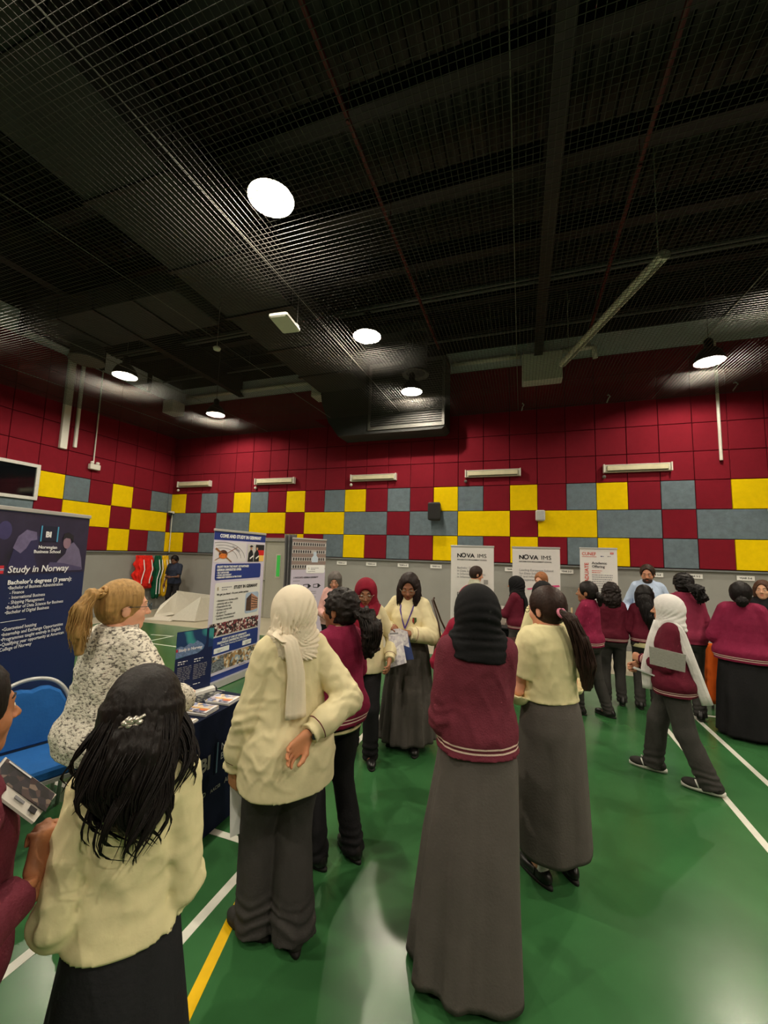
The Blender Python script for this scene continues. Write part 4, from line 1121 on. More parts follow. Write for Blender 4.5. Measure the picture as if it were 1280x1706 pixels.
for a, b_ in (((-.09, 1.68), (.36, 1.88)), ((-.09, 1.84), (.25, 1.67))): flat('compass_needle', [a, (a[0]+.02, a[1]+.02), b_, (b_[0]-.01, b_[1]-.012)], mat('print_brown', '8a5a30', .5, .2), t, -.0045)
text('UNIVERSITY', .035, pg, t, (.24, -.004, 1.88), rot=(pi/2, .45, 0))
flat('printed_picture', rrect(.58, 1.66, .99, 1.93, .02), mat('print_studio_grey', 'c9c7c4', .5, .05), t, -.0015)
flat('flag_stripe', R4(.78, 1.84, .99, 1.925), pk, t, -.003); flat('flag_stripe', R4(.80, 1.76, .99, 1.84), mat('flag_red', 'd01c20', .5, 0), t, -.003); flat('flag_stripe', R4(.83, 1.67, .99, 1.76), mat('flag_gold', 'f0c060', .5, 0), t, -.003)
for x in (.67, .81):
    flat('printed_figure', [(x-.07, 1.665), (x-.06, 1.79), (x-.02, 1.84), (x+.02, 1.84), (x+.05, 1.79), (x+.06, 1.665)], pk, t, -.004)
    flat('printed_figure', disc(x, 1.865, .022, .028), mat('print_face', 'b08468', .5, 0), t, -.005)
    flat('printed_figure', [(x-.045, 1.895), (x, 1.915), (x+.045, 1.895), (x, 1.88)], pk, t, -.006)
    flat('printed_figure', [(x-.02, 1.70), (x+.05, 1.74), (x+.045, 1.76), (x-.03, 1.72)], pw, t, -.0065)
flat('text_block', rrect(-.06, 1.42, .93, 1.64, .03), pb, t, -.0015)
text('PROFIT FROM THE MANY ADVANTAGES\nGERMAN UNIVERSITIES OFFER:', .043, pw, t, (-.03, -.004, 1.585), bold=.0014, sx=.85)
text('\u2022 NO TUITION FEES\n\u2022 WORK AND BURSARY\n\u2022 PERMANENT RESIDENCE AFTER STUDIES', .032, pw, t, (-.03, -.004, 1.508), bold=.001, sx=.85)
flat('text_block', rrect(-.04, .66, .94, 1.385, .03), mat('print_cream', 'e2e0dc', .5, 0), t, -.0015)
text('fi', .07, mat('print_gold', 'a08a50', .5, 0), t, (.0, -.004, 1.28)); smalltext(t, .09, 1.31, .2, 2, .03, pg)
text('STUDY IN GERMANY', .062, pk, t, (.335, -.004, 1.285), bold=.002, sx=.92)
text('We get you there! - fi is your perfect partner', .038, pk, t, (.0, -.004, 1.215), bold=.0006, sx=.95)
text('\u2022 Admission to a German public\n  university with or fees\n\u2022 Preparation for visa\n\u2022 German courses with\n  all exams in fi\n\u2022 Guidance: Translations and\n  Guardian announcements', .040, pk, t, (.0, -.004, 1.13), sx=.85)
flat('printed_picture', rrect(.605, .90, .915, 1.205, .04), mat('print_sky', 'a9bcd4', .5, .1, 6), t, -.003)
flat('printed_building', [(.625, .94), (.63, 1.12), (.74, 1.19), (.745, .93)], mat('print_bld_dark', '4c342c', .5, .3, 30), t, -.004)
flat('printed_building', [(.745, .93), (.74, 1.19), (.90, 1.11), (.905, .95)], mat('print_bld_light', 'b8866a', .5, .3, 40), t, -.0042)
for i in range(5): flat('window_row', [(.75, .97+.04*i), (.75, .98+.04*i), (.90, .975+.03*i), (.90, .965+.03*i)], pk, t, -.005)
flat('printed_picture', R4(-.10, .675, .94, .845), pic('print_crowd', ['2a1c22', 'e2dcd8', '6a3038', '40262c', 'c8b0a4', '1a1a22', '8a3a44'], 38), t, -.004)
flat('text_block', rrect(-.10, .42, .955, .655, .03), pb, t, -.0015)
text("STUDY AT ONE OF GERMANY'S\nPRESTIGIOUS UNIVERSITIES, FOR EXAMPLE:", .040, pw, t, (.42, -.004, .60), align='CENTER', bold=.0014, sx=.9)
text('Bonn | Mainz | Hamburg | Dusseldorf | Cologne', .030, pw, t, (.42, -.004, .528), align='CENTER', sx=.95)
for x in (.02, .60): flat('logo_plate', rrect(x, .445, x+.30 if x < .1 else x+.2, .512, .01), pw, t, -.003); smalltext(t, x+.07, .475, .12, 2, .02, pk)
flat('printed_picture', R4(-.10, .205, .955, .405), pic('print_street', ['b8946a', '6a6258', 'a0b0c0', 'c8a070', '4a4a44', 'e0d8c8', '8a6a48'], 26), t, -.0015)
flat('printed_building', [(-.08, .21), (-.07, .33), (.10, .35), (.22, .40), (.24, .21)], pic('print_facade', ['6a7078', '8a9098', '4a5058'], 40, (1, 1, 3)), t, -.003)
flat('bottom_block', R4(-.12, .085, 1.01, .165), pb, t, -.0015); smalltext(t, .55, .178, .25, 1, .02, pk)

# the second Germany banner by the curtain
t = banner((-4.40, 7.20), (-4.05, 7.94), 2.11, mat('print_lilac_grey', 'c4bcd0', .5, .01), 'roll-up banner with a printed building facade and arrows, beside the grey curtain', x0=-.06, x1=.80)
flat('printed_building', R4(-.06, 1.47, .80, 2.09), mat('print_brick', '8c7a74', .5, .1, 50), t, -.0015)
for r_ in range(4):
    z = 1.99-.155*r_
    flat('window_band', R4(-.06, z-.035, .80, z+.045), mat('print_render', 'b4b0ae', .5, .05), t, -.003)
    for c in range(14):
        if r_ in (1, 2) and c in (8, 9): continue
        flat('printed_window', R4(-.03+.058*c, z-.025, .0+.058*c, z+.032), pk, t, -.004)
flat('printed_sign', [(.43, 1.62), (.43, 1.72), (.47, 1.76), (.47, 1.84), (.55, 1.84), (.55, 1.76), (.59, 1.72), (.59, 1.62)], mat('print_pale_blue', 'c2d0e0', .5, .05), t, -.005)
flat('text_block', rrect(.30, 1.39, .78, 1.56, .03), pw, t, -.005); text('fi', .06, mat('print_gold', 'a08a50', .5, 0), t, (.35, -.007, 1.47)); smalltext(t, .42, 1.49, .2, 2, .03, pg, y=-.007); smalltext(t, .35, 1.42, .3, 1, .03, pg, y=-.007)
text('3 WAYS INTO GERMAN UNIVERSITY', .046, pk, t, (.0, -.004, 1.29), bold=.001, sx=.83)
for i in range(3):
    x = -.0+.25*i; flat('arrow', [(x, 1.09), (x, 1.16), (x+.13, 1.17), (x+.20, 1.125), (x+.13, 1.08)][::-1], pk, t, -.003); flat('arrow_inner', [(x+.012, 1.102), (x+.012, 1.148), (x+.11, 1.155), (x+.11, 1.095)][::-1], mat('print_lilac_grey', 'c4bcd0'), t, -.004)
smalltext(t, .0, 1.23, .28, 1, .03, pg); smalltext(t, .0, 1.0, .6, 5, .04, pg)

# the white banners
wf_ = mat('print_white_banner', 'dcd9d6', .5, .01)
def nova(P0, P1, label, lines, second):
    t = banner(P0, P1, 2.04, wf_, label)
    text('N', .105, pk, t, (.115, -.004, 1.82), bold=.0035, sx=1.1); text('VA', .105, pk, t, (.305, -.004, 1.82), bold=.0035, sx=1.1)
    text('IMS', .105, pk, t, (.50, -.004, 1.82), sx=1.15)
    for k in range(8):
        a = k*pi/4; P = [(.245+.047*cos(a+q)*f, 1.862+.045*sin(a+q)*f) for q, f in ((0, 1), (.35, 1.05), (.75, 1), (.85, .62), (.1, .62))]
        flat('logo_segment', P[::-1], pk, t, -.004)
    text('INFORMATION MANAGEMENT SCHOOL', .030, pk, t, (.12, -.004, 1.765), sx=1.03, bold=.0005)
    text(lines, .058, pg, t, (.12, -.004, 1.60))
    return t
t = nova((-1.306, 7.9), (-.495, 7.9), 'white roll-up banner leftmost of three, behind the man in profile', 'Bachelor Degrees\nin Data Science\nin Information Systems\nin Information', 1)
text('p', .11, pk, t, (.12, -.004, 1.10)); flat('grey_square', R4(.625, 1.32, .705, 1.405), mat('print_midgrey', '9c9a98', .5, 0), t, -.003)
t = nova((-.159, 7.95), (.664, 7.95), 'white roll-up banner in the middle of three, with a pink brush stroke', 'Leading European School\nfor Data Science,\nIT and Information\nManagement', 2)
pkp = mat('print_pink', 'd84a80', .5, .1)
flat('pink_stroke', [(.25, 1.28), (.40, 1.31), (.55, 1.30), (.68, 1.36), (.80, 1.37), (.815, 1.34), (.70, 1.32), (.66, 1.30), (.55, 1.27), (.40, 1.28), (.27, 1.26)], pkp, t, -.003)
t = banner((1.11, 8.9), (1.769, 8.9), 2.075, wf_, 'white roll-up banner with red lettering rightmost of three, beside the bearded man')
rd = mat('print_coral', 'c84a3c', .5, 0)
text('CUNEF', .088, rd, t, (.035, -.004, 1.932), bold=.0012, sx=.92); flat('rule_line', R4(.035, 1.90, .30, 1.908), rd, t, -.003)
flat('red_mark', R4(.54, 1.96, .60, 1.995), rd, t, -.003); flat('red_mark', R4(.55, 1.975, .59, 1.98), pw, t, -.004); smalltext(t, .37, 1.91, .09, 1, .03, pb); smalltext(t, .49, 1.91, .09, 1, .03, pg)
text('GRADUATE', .098, rd, t, (.15, -.004, 1.27), rot=(pi/2, -pi/2, 0), bold=.002)
text('Academic\nOffering', .068, pk, t, (.212, -.004, 1.76), bold=.001)
for k in range(2): smalltext(t, .212, 1.625-.035*k, .3, 1, .03, rd, seed=k)
smalltext(t, .212, 1.54, .40, 9, .042, pg, seed=9)

# ------------------------------------------------------------------ the Norway table and what lies on it
navy = cloth('table_cloth_navy', '0e1730', bump=.1)
t = empty('exhibition_table', (-2.27, 2.28, 0), 0, 'table under a dark navy printed cloth in front of the blonde woman', 'table')
x0, x1, y0, y1, h = -.335, .335, -.36, .365, .75
top_ = MB().box((x0, y0, h-.03), (x1, y1, h-.004), .008).build('tabletop', mat('table_board', '8a8a86', .6), t)
for lx in (x0+.05, x1-.05):
    for ly in (y0+.05, y1-.05): MB().tube([(lx, ly, 0), (lx, ly, h-.03)], .014, 8).build('leg', mat('leg_steel', '7a7a78', .4, metal=.5), t)
rings = []
for f in np.linspace(0, 1, 12):
    P = []
    N_ = 96
    for k in range(N_):
        u = k/N_*4; sd = int(u); v = u-sd
        cs = [((x1, y0), (x1, y1)), ((x1, y1), (x0, y1)), ((x0, y1), (x0, y0)), ((x0, y0), (x1, y0))][sd]
        x = cs[0][0]+(cs[1][0]-cs[0][0])*v; y = cs[0][1]+(cs[1][1]-cs[0][1])*v
        nx, ny = [(1, 0), (0, 1), (-1, 0), (0, -1)][sd]
        o_ = .004+f*(.012+.012*sin(v*2*pi*3+sd)) if sd else .004+f*.012
        cf = max(0, 1-min(v, 1-v)*9); o2 = f*cf*.03
        P.append((x+nx*o_+np.sign(x)*o2*.7, y+ny*o_+np.sign(y)*o2*.7, h-(h-.012)*f))
    rings.append(P)
top_ring = [(x*.985, y*.985, h+.002) for x, y, z in rings[0]]
MB().loft([top_ring]+rings, cap=False).add([(p[0], p[1], p[2]) for p in top_ring], [tuple(range(96))]).build('table_cover', navy, t, False)
gold = mat('logo_silver', '9a9a92', .5, 0)
def ttext(s, size, y, z, **k): return text(s, size, k.pop('m', gold), t, (x1+.022, y, z), rot=(pi/2, 0, pi/2), **k)
ttext('BI', .115, -.13, .43, bold=.004, name='lettering'); 
box('logo_bar', (x1+.019, .02, .37), (x1+.022, .03, .56), mat('print_cyan2', '5a7a98', .5, 0), t)
ttext('Norwegian\nBusiness School', .062, .055, .50, m=mat('logo_pale', 'b8bcc4', .5, 0))
ttext('EFMD', .04, -.16, .27, bold=.001); ttext('AACSB', .03, -.02, .265); ttext('AMBA', .045, .11, .265); 
# loose cloth edge curling on the floor
b = MB(); pts = [(.33+.0+.05*sin(k*.5), .36+.05*k*.6, .012+.05*sin(pi*k/6)) for k in range(7)]
# brochure stacks
def stack_(loc, rz, n, wv, hv, cover, label, nm='brochure_stack'):
    t = empty('brochure_stack', loc, rz, label, 'brochures', 'brochure stacks on the Norway table')
    for i in range(n):
        j = .004*sin(i*2.3); box('brochure', (-wv/2+j, -hv/2-j*.6, .0052*i), (wv/2+j, hv/2-j*.6, .0052*i+.0046), cover if i == n-1 else pw, t)
    z = .0052*n
    box('cover_border', (-wv/2+.002, -hv/2+.002, z-.0006), (wv/2-.002, -hv/2+.02, z+.0004), pw, t)
    box('cover_shape', (-wv*.1, -hv*.45, z-.0004), (-wv*.02, hv*.3, z+.0007), mat('print_yellow', 'e8b440', .5, 0), t)
    box('cover_shape', (-wv*.3, -hv*.42, z-.0004), (-wv*.1, -hv*.1, z+.0007), mat('print_orange2', 'd87a50', .5, .2), t)
    return t
cov = pic('cover_photo', ['8890b0', 'd8d0d0', '6a6a80', 'e0c8a0', 'b0a8b8'], 30)
stack_((-2.035, 2.47, .753), pi/2+.1, 4, .135, .19, cov, 'far brochure stack, at the far end of the navy table')
stack_((-2.045, 2.26, .753), pi/2+.1, 5, .135, .19, cov, 'middle brochure stack on the navy table')
stack_((-2.03, 2.06, .753), pi/2+.05, 3, .135, .19, cov, 'nearest brochure stack, half hidden by the long dark hair')
t = empty('card_row', (-2.21, 2.46, .753), 0, 'dark patterned flyers laid behind the brochure stacks', 'flyers')
for i in range(4): box('flyer', (-.05, -.14+.07*i, .0005*i), (.05, -.07+.07*i+.01, .0012+.0005*i), pic('flyer_dark', ['1c2430', '3a3a34', '8a8a80', '20242c'], 60), t)
t = empty('desk_banner', (-2.36, 2.33, .753), atan2(.302, .078)+.0, 'small navy desktop banner with northern lights standing on the navy table', 'banner')
L = .315
box('graphic_panel', (0, 0, .02), (L-.02, .002, .475), pn, t)
def aurora():
    m, tt, b = base_mat('print_aurora'); tc = nd(tt, 'ShaderNodeTexCoord'); n = nd(tt, 'ShaderNodeTexWave', bands_direction='DIAGONAL'); n.inputs['Scale'].default_value = 3; n.inputs['Distortion'].default_value = 6
    tt.links.new(tc.outputs['Object'], n.inputs['Vector']); cr = nd(tt, 'ShaderNodeValToRGB'); e = cr.color_ramp.elements; e[0].color = lin('143a6a'); e[1].color = lin('3a9a9a'); e[0].position = .4; e[1].position = .95
    tt.links.new(n.outputs['Fac'], cr.inputs[0]); tt.links.new(cr.outputs[0], b.inputs['Base Color']); return m
flat('printed_picture', [(0, .285), (0, .47), (.235, .47), (.235, .37), (.215, .325), (.17, .30)], aurora(), t, -.0015)
flat('printed_picture', R4(.255, .33, .295, .47), aurora(), t, -.0015)
flat('printed_mountain', [(0, .29), (0, .36), (.03, .372), (.06, .36), (.10, .385), (.13, .375), (.16, .395), (.20, .37), (.222, .345), (.205, .32), (.165, .30)], mat('print_snow_hill', '6a84ac', .5, .35, 60), t, -.003)
text('Study in Norway', .030, pw, t, (.018, -.004, .333), bold=.0006, sx=.9); flat('flag', R4(-.0, .333, .012, .352), pr, t, -.004)
for x in (.02, .145):
    smalltext(t, x, .255, .08, 2, .016, pw, seed=3); smalltext(t, x, .215, .11, 9, .0125, pg, seed=5)
text('BI', .018, pw, t, (.035, -.003, .06)); smalltext(t, .07, .07, .06, 2, .01, pg); smalltext(t, .15, .075, .09, 1, .012, pw)
MB().loft([[(x, -.045, 0), (x, -.04, .022), (x, -.01, .034), (x, .03, .02), (x, .035, 0)] for x in (-.01, L)]).build('base_cassette', mat('cassette_white', 'd8d8d2', .35), t)
MB().loft([[(x, -.046, -.0), (x, -.041, .023), (x, -.01, .036), (x, .031, .021), (x, .036, .0)] for x in (L, L+.014)]).build('end_cap', mat('cap_dark', '2a2c34', .4), t)

# ------------------------------------------------------------------ blue banquet chair
def banquet_chair(loc, rz, label):
    t = empty('banquet_chair', loc, rz, label, 'chair')
    bl = cloth('chair_blue_fabric', '1f5a9c', bump=.15, var=.05); fr = mat('chair_frame_silver', 'b4b6b4', .35, .03, metal=.35)
    # seat faces +y, backrest at -y
    sh = [(-.21, -.2), (-.225, .12), (-.19, .22), (.19, .22), (.225, .12), (.21, -.2)]
    MB().loft([[(x*k, y*k, z) for x, y in sh] for z, k in ((.425, .96), (.435, 1), (.47, 1), (.487, .96), (.492, .85))]).build('seat', bl, t, False)
    MB().loft([[(x*1.02, y*1.02, z) for x, y in sh] for z in (.400, .424)]).build('seat_frame', fr, t)
    out = [(-.205, .47), (-.222, .62), (-.215, .74), (-.17, .83), (-.10, .885), (0, .905), (.10, .885), (.17, .83), (.215, .74), (.222, .62), (.205, .47)]
    lean = lambda z: -.20-(z-.45)*.22
    pan = [(-.19, .50), (-.205, .62), (-.198, .73), (-.16, .805), (-.10, .845), (-.055, .850), (0, .835), (.055, .850), (.10, .845), (.16, .805), (.198, .73), (.205, .62), (.19, .50)]
    MB().loft([[(x*k, lean(z)+dy, .66+(z-.66)*k) for x, z in pan] for dy, k in ((-.028, .93), (-.02, 1), (.018, 1), (.034, .93))]).build('backrest', bl, t, False)
    oo = []
    for k in range(len(out)-1):
        for f in (0, .25, .5, .75):
            p0, p1, p2, p3 = out[max(k-1, 0)], out[k], out[k+1], out[min(k+2, len(out)-1)]
            oo.append(tuple(.5*(2*p1[i]+(p2[i]-p0[i])*f+(2*p0[i]-5*p1[i]+4*p2[i]-p3[i])*f*f+(3*p1[i]-p0[i]-3*p2[i]+p3[i])*f**3) for i in (0, 1)))
    out = oo+[out[-1]]
    MB().tube([(x, lean(z), z) for x, z in out], .014, 8).build('back_frame', fr, t, True)
    for sx in (-1, 1):
        MB().tube([(sx*.205, lean(.47), .47), (sx*.21, -.21, .38), (sx*.22, -.30, .005)], .013, 8).build('leg', fr, t, True)
        MB().tube([(sx*.20, .18, .41), (sx*.205, .20, .2), (sx*.21, .215, .005)], .013, 8).build('leg', fr, t, True)
    return t
banquet_chair((-2.92, 1.84, 0), radians(-108), 'blue upholstered banquet chair with silver frame, left of the blonde woman')
banquet_chair((-3.245, 2.40, 0), radians(150), 'blue upholstered chair mostly hidden behind the blonde woman')

# ------------------------------------------------------------------ white foam boards, hanging bibs
foam = mat('foam_board_white', 'dad6ca', .7, .03)
t = empty('foam_board_box', (-8.45, 8.6, 0), 0, 'pile of large folded white boards on the beige floor near the corner', 'board box')
def slab(P, th, nm='board'):
    P = [np.array(p, float) for p in P]; n = np.cross(P[1]-P[0], P[2]-P[0]); n = n/np.linalg.norm(n)*th
    k = len(P); V = [tuple(p) for p in P]+[tuple(p+n) for p in P]
    mesh(nm, V, [tuple(range(k)), tuple(range(2*k-1, k-1, -1))]+[(i, i+k, (i+1) % k+k, (i+1) % k) for i in range(k)], foam, t)
slab([(-.62, .18, .02), (.72, .10, .02), (.80, .10, .62), (-.60, .22, .66)], .03)
slab([(-.02, -.55, .02), (.66, -.40, .02), (.72, -.28, .62)], .025)
slab([(-.02, -.55, .02), (.72, -.28, .62), (.0, -.30, .10)], .02)
slab([(.66, -.42, .02), (.76, .10, .02), (.82, .10, .60), (.70, -.28, .61)], .03)
slab([(-.66, -.45, .02), (-.62, .18, .02), (-.58, .20, .64), (-.72, -.2, .3)], .025)
slab([(-.72, -.75, .0), (.12, -.62, .0), (.02, -.30, .02), (-.60, -.2, .02)], .02)
def bibs(y, wd, zb, col, seed, label):
    t = empty('hanging_bibs', (XL+.05, y, 1.30), 0, label, 'sports bibs')
    m = cloth('bib_'+col, col, bump=.5, bscale=14, var=.18); rn = np.random.RandomState(seed); rings = []; N_ = 64
    zs = np.linspace(.30, zb, 26); ph = rn.rand(6)*6.3
    for k, z in enumerate(zs):
        f = k/25; prof = (.35+.65*min(1, f*3.5))*(1 if f < .7 else 1-.45*(f-.7)/.3)
        P = []
        for j in range(N_):
            a = 2*pi*j/N_
            rr = 1+.16*sin(5*a+ph[0]+f*4)+.12*sin(9*a+ph[1]-f*6)+.08*sin(15*a+ph[2]+f*9)
            P.append((.10+.10*prof*rr*cos(a)*1.0, wd/2*(.75+.25*prof)*(1+.10*sin(7*f*3+ph[3])*np.sign(cos(a+1)))*rr*sin(a), z+.03*sin(3*a+ph[4])*(f > .9)))
        rings.append(P)
    MB().loft(rings).build('cloth_bundle', m, t, True)
    for k in range(2):
        yy = (-.25+.5*k)*wd; MB().tube([(.22, yy, .18), (.25, yy+.03, -.1), (.21, yy-.01, -.4), (.2, yy, zb+.12)], .014, 5).build('white_trim', pw, t)
    MB().tube([(0, 0, .27), (.06, 0, .27), (.10, 0, .31)], .01, 6).build('hook', alu, t)
    return t
bibs(8.76, .52, -.62, 'd8281e', 1, 'red sports bibs hanging in a bundle on the left wall near the corner')
bibs(9.20, .21, -.95, '14543a', 2, 'dark green sports bibs hanging between the red and the yellow ones')
bibs(9.47, .21, -.90, 'e0b41c', 3, 'yellow sports bibs hanging closest to the room corner')

# ------------------------------------------------------------------ tables by the white banners
t = empty('exhibition_table', (-.35, 6.86, 0), 0, 'black covered table in front of the leftmost white banner', 'table')
MB().box((-.55, -.22, .72), (.55, .3, .75), .008).build('tabletop', mat('cloth_black', '101012', .8), t)
V, F = skirt_mesh([(.735, .56, .24, 0, .04), (.01, .60, .27, 0, .04)], 22, .05, 3, .0); mesh('table_cover', V, F, cloth('cloth_black2', '121214'), t, True)
for i, (x, y, rz) in enumerate(((-.45, 6.80, .1), (-.06, 6.78, -.1), (.10, 6.86, .3))):
    tag(box('leaflet', (-.09, -.12, 0), (.09, .12, .008), pw, None, 0, loc=(x, y, .752), rot=(0, 0, rz)), 'white leaflet on the black table, '+['left one', 'middle one', 'right one'][i], 'leaflet', 'leaflets on the black table')
t = empty('display_folder', (-.22, 6.90, .752), .1, 'printed photo folder standing open on the black table', 'folder')
for s_ in (-1, 1):
    mesh('folder_leaf', [(0, 0, 0), (s_*.15, .06, 0), (s_*.15, .06, .30), (0, 0, .30), (0, .004, 0), (s_*.15, .064, 0), (s_*.15, .064, .30), (0, .004, .30)], [(0, 1, 2, 3), (7, 6, 5, 4), (0, 4, 5, 1), (1, 5, 6, 2), (2, 6, 7, 3), (3, 7, 4, 0)], pic('folder_print', ['c8c4bc', 'a89c90', 'e0dcd4', '6a605a', 'b8a498'], 14, (1, 1, .4)), t)
P0, P1 = np.array([-.24, 5.92]), np.array([.12, 5.10]); dd = (P1-P0)/np.linalg.norm(P1-P0); Lt = float(np.linalg.norm(P1-P0))
t = empty('folding_table', (P0[0], P0[1], 0), atan2(dd[1], dd[0]), 'dark brown folding table with pale edge between the black headscarves', 'table')
MB().box((0, 0, .715), (Lt, .42, .745), .006).build('tabletop', mat('wood_dark', '33201a', .4, .2, 8), t)
box('edge_strip', (0, -.006, .735), (Lt, .004, .748), mat('edge_pale', 'b4aca0', .5), t)
box('apron', (.01, -.002, .60), (Lt-.01, .02, .715), mat('wood_dark', '33201a'), t)
for x in (.12, Lt-.12):
    for y in (.06, .36): MB().tube([(x, y, 0), (x, y, .72)], .014, 8).build('leg', mat('leg_steel', '7a7a78'), t)
box('modesty_panel', (.03, .04, .14), (Lt-.03, .055, .60), mat('panel_greybrown', '4c463e', .6, .1), t)
# orange draped table behind the walking student
t = empty('draped_table', (2.72, 6.66, 0), 0, 'white table with an orange cloth hanging over its end, behind the walking student', 'table')
MB().box((-.5, -.3, .70), (.9, .14, .74), .008).build('tabletop', mat('table_white', 'd0cec6', .5), t)
for x in (-.42, .82):
    for y in (-.24, .08): MB().tube([(x, y, 0), (x, y, .70)], .016, 8).build('leg', mat('leg_steel', '7a7a78'), t)
box('front_panel', (-.16, -.27, .05), (.86, -.255, .70), mat('table_white', 'd0cec6'), t)
rg = []
for f in np.linspace(0, 1, 16):
    rg.append([(-.52+u*.34, -.33-.02*sin(u*14+f*2)-.015*f, .82-.74*f) for u in np.linspace(0, 1, 20)]+[(-.52+u*.34, -.30+.02*sin(u*11), .82-.74*f) for u in np.linspace(1, 0, 20)])
MB().loft(rg).build('orange_cloth', cloth('cloth_orange', 'd8601c', bump=.4, bscale=10), t, True)
t = empty('sports_shoe_pair', (2.50, 6.22, 0), 0, 'white trainers on the floor under the orange cloth', 'shoes')
for k in (0, 1):
    MB().loft([[(k*.13+(.04-.01*abs(f-.5))*c, .27*(f-.5), z) for c, z in ((-1, .0), (1, .0), (.9, .03), (.5, .05+.03*(f < .5)), (-.5, .05+.03*(f < .5)), (-.9, .03))] for f in np.linspace(0, 1, 8)]).build('shoe', mat('trainer_white', 'cfcdc8', .6), t, True)
print('props', time.time()-T0)
# ------------------------------------------------------------------ the people
CREAM = cloth('shirt_cream_cotton', 'dfd4aa', stripe='6a2430', bands=((.048, .052),), var=.05, bump=.15, bscale=30, crumple=.8)
CREAM2 = cloth('shirt_cream_plain', 'e2d8a8', var=.05, bump=.15, bscale=30, crumple=.8)
MAR = cloth('sweater_maroon', '672936', stripe='e0c8b8', bands=((.026, .034), (.046, .054)), bump=.35, bscale=140)
MAR2 = cloth('sweater_magenta_maroon', '7c1c3c', stripe='e6ccc0', bands=((.026, .034), (.046, .054)), bump=.3, bscale=140)
MAR3 = cloth('sweater_deep_maroon', '5a1527', stripe='d8b8b0', bands=((.020, .027), (.036, .043)), bump=.3, bscale=140)
GREY = cloth('skirt_charcoal', '55504c', var=.05, bump=.2, bscale=90)
TROU = cloth('trousers_charcoal', '3b3937', var=.06, bump=.2, bscale=90)
TROUB = cloth('trousers_black', '1d1c1e', var=.06, bump=.2, bscale=90)
SHOE = mat('shoe_black_leather', '141312', .35, .05)
SHOE2 = mat('shoe_dark_canvas', '25231f', .8, .1)
CRH = cloth('headscarf_cream', 'e4d8c0', var=.04, bump=.2, bscale=30)
BLH = cloth('headscarf_black', '121214', var=.08, bump=.2, bscale=40)
MRH = cloth('headscarf_maroon', '7a1428', var=.06, bump=.2, bscale=60)
WHH = cloth('headscarf_white', 'dedbd8', var=.05, bump=.25, bscale=40)
def F(x, y, rel): return facing(x, y, rel)
def paper(name, corners, m, label, cat, th=.0015, group=None, extra=None):
    """flat sheet through four world points"""
    P = [np.array(p, float) for p in corners]; n = np.cross(P[1]-P[0], P[3]-P[0]); n = n/np.linalg.norm(n)*th
    c = sum(P)/4; t = empty(name, tuple(c), 0, label, cat, group)
    V = [tuple(p-c-n) for p in P]+[tuple(p-c+n) for p in P]
    mesh('sheet', V, [(3, 2, 1, 0), (4, 5, 6, 7), (0, 1, 5, 4), (1, 2, 6, 5), (2, 3, 7, 6), (3, 0, 4, 7)], m, t)
    def q(nm, u0, v0, u1, v1, mm, k=1.6):
        Q = [P[0]+(P[1]-P[0])*u+(P[3]-P[0])*v-c for u, v in ((u0, v0), (u1, v0), (u1, v1), (u0, v1))]
        for sg in (k,):
            VV = [tuple(p+n*sg) for p in Q]+[tuple(p+n*(sg+.4)) for p in Q]
            mesh(nm, VV, [(3, 2, 1, 0), (4, 5, 6, 7), (0, 1, 5, 4), (1, 2, 6, 5), (2, 3, 7, 6), (3, 0, 4, 7)], mm, t)
    if extra:
        for e in extra: q(*e)
    return t

# cream headscarf, hand behind the back
x, y = -1.119, 1.855
P = Person((x, y), F(x, y, 22), 1.66, 'person in a cream headscarf and long cream shirt, one hand held behind the back', skin_c='a8714f', build=1.12, res=.0075,
           lw=(-.225, .08, .76), lpole=(-.1, -.8, -.3), rw=(.02, -.20, .955), rpole=(.75, -.5, -.6), rfing=(-.85, -.05, -.55), rpalm=(0, -1, .1), lpalm=(.9, .3, 0), lfing=(.1, .1, -1), hy=.25, feet=((-.075, .10, 0), (.05, -.04, 0)), toe=(.5, .25), lhand='pinch')
P.body().face().top(CREAM, 'shirt', hem=.70, extra=.024, hem_extra=.045, folds=.005, hem_tight=False, tilt=.10, armx=.012).trousers(TROU, 1.25, wide=1.28).shoes(SHOE2)
P.hijab(CRH, folds=.0062, drape=.055, wide=.125, deep=.11, freq=95, focus=(-.085, -.07, -.14), tails=[([(-.03, .03, 1.40), (-.09, -.075, 1.375), (-.06, -.135, 1.345), (-.035, -.150, 1.22), (-.03, -.150, 1.08), (-.03, -.155, 1.02)], [.025, .030, .034, .040, .048, .050], (0, 1, 0)),
    ([(-.085, -.05, 1.40), (-.115, -.085, 1.38), (-.085, -.11, 1.35), (-.05, -.09, 1.37)], [.014, .024, .022, .012], (0, 0, 1))])
b = MB().tube([P.wr[1]+np.array([.0, .034*cos(a), .030*sin(a)]) for a in np.linspace(0, 2*pi, 17)], .008, 6)
P4 = P
W = P.W(P.wr[-1]+np.array([.02, .05, -.13]))
paper('leaflet', [W+[-.01, -.02, .06], W+[.05, .06, .06], W+[.07, .06, -.20], W+[.02, -.03, -.20]], pw, 'white leaflet held low in the left hand beside the navy table', 'leaflet')
t = empty('wristwatch', tuple(P.W(P.wr[1])), P.root.rotation_euler[2], 'dark wristwatch on the wrist behind the cream shirt', 'watch')
dvec = (P.wr[1]-P.el[1]); dvec /= np.linalg.norm(dvec); e1 = np.cross(dvec, [0, 0, 1]); e1 /= np.linalg.norm(e1); e2 = np.cross(dvec, e1)
MB().tube([-.008*dvec+.0305*(e1*cos(a)+e2*sin(a)*.9) for a in np.linspace(0, 2*pi, 21)], .0055, 6).build('strap', mat('strap_purple', '241a2c', .5), t, True)
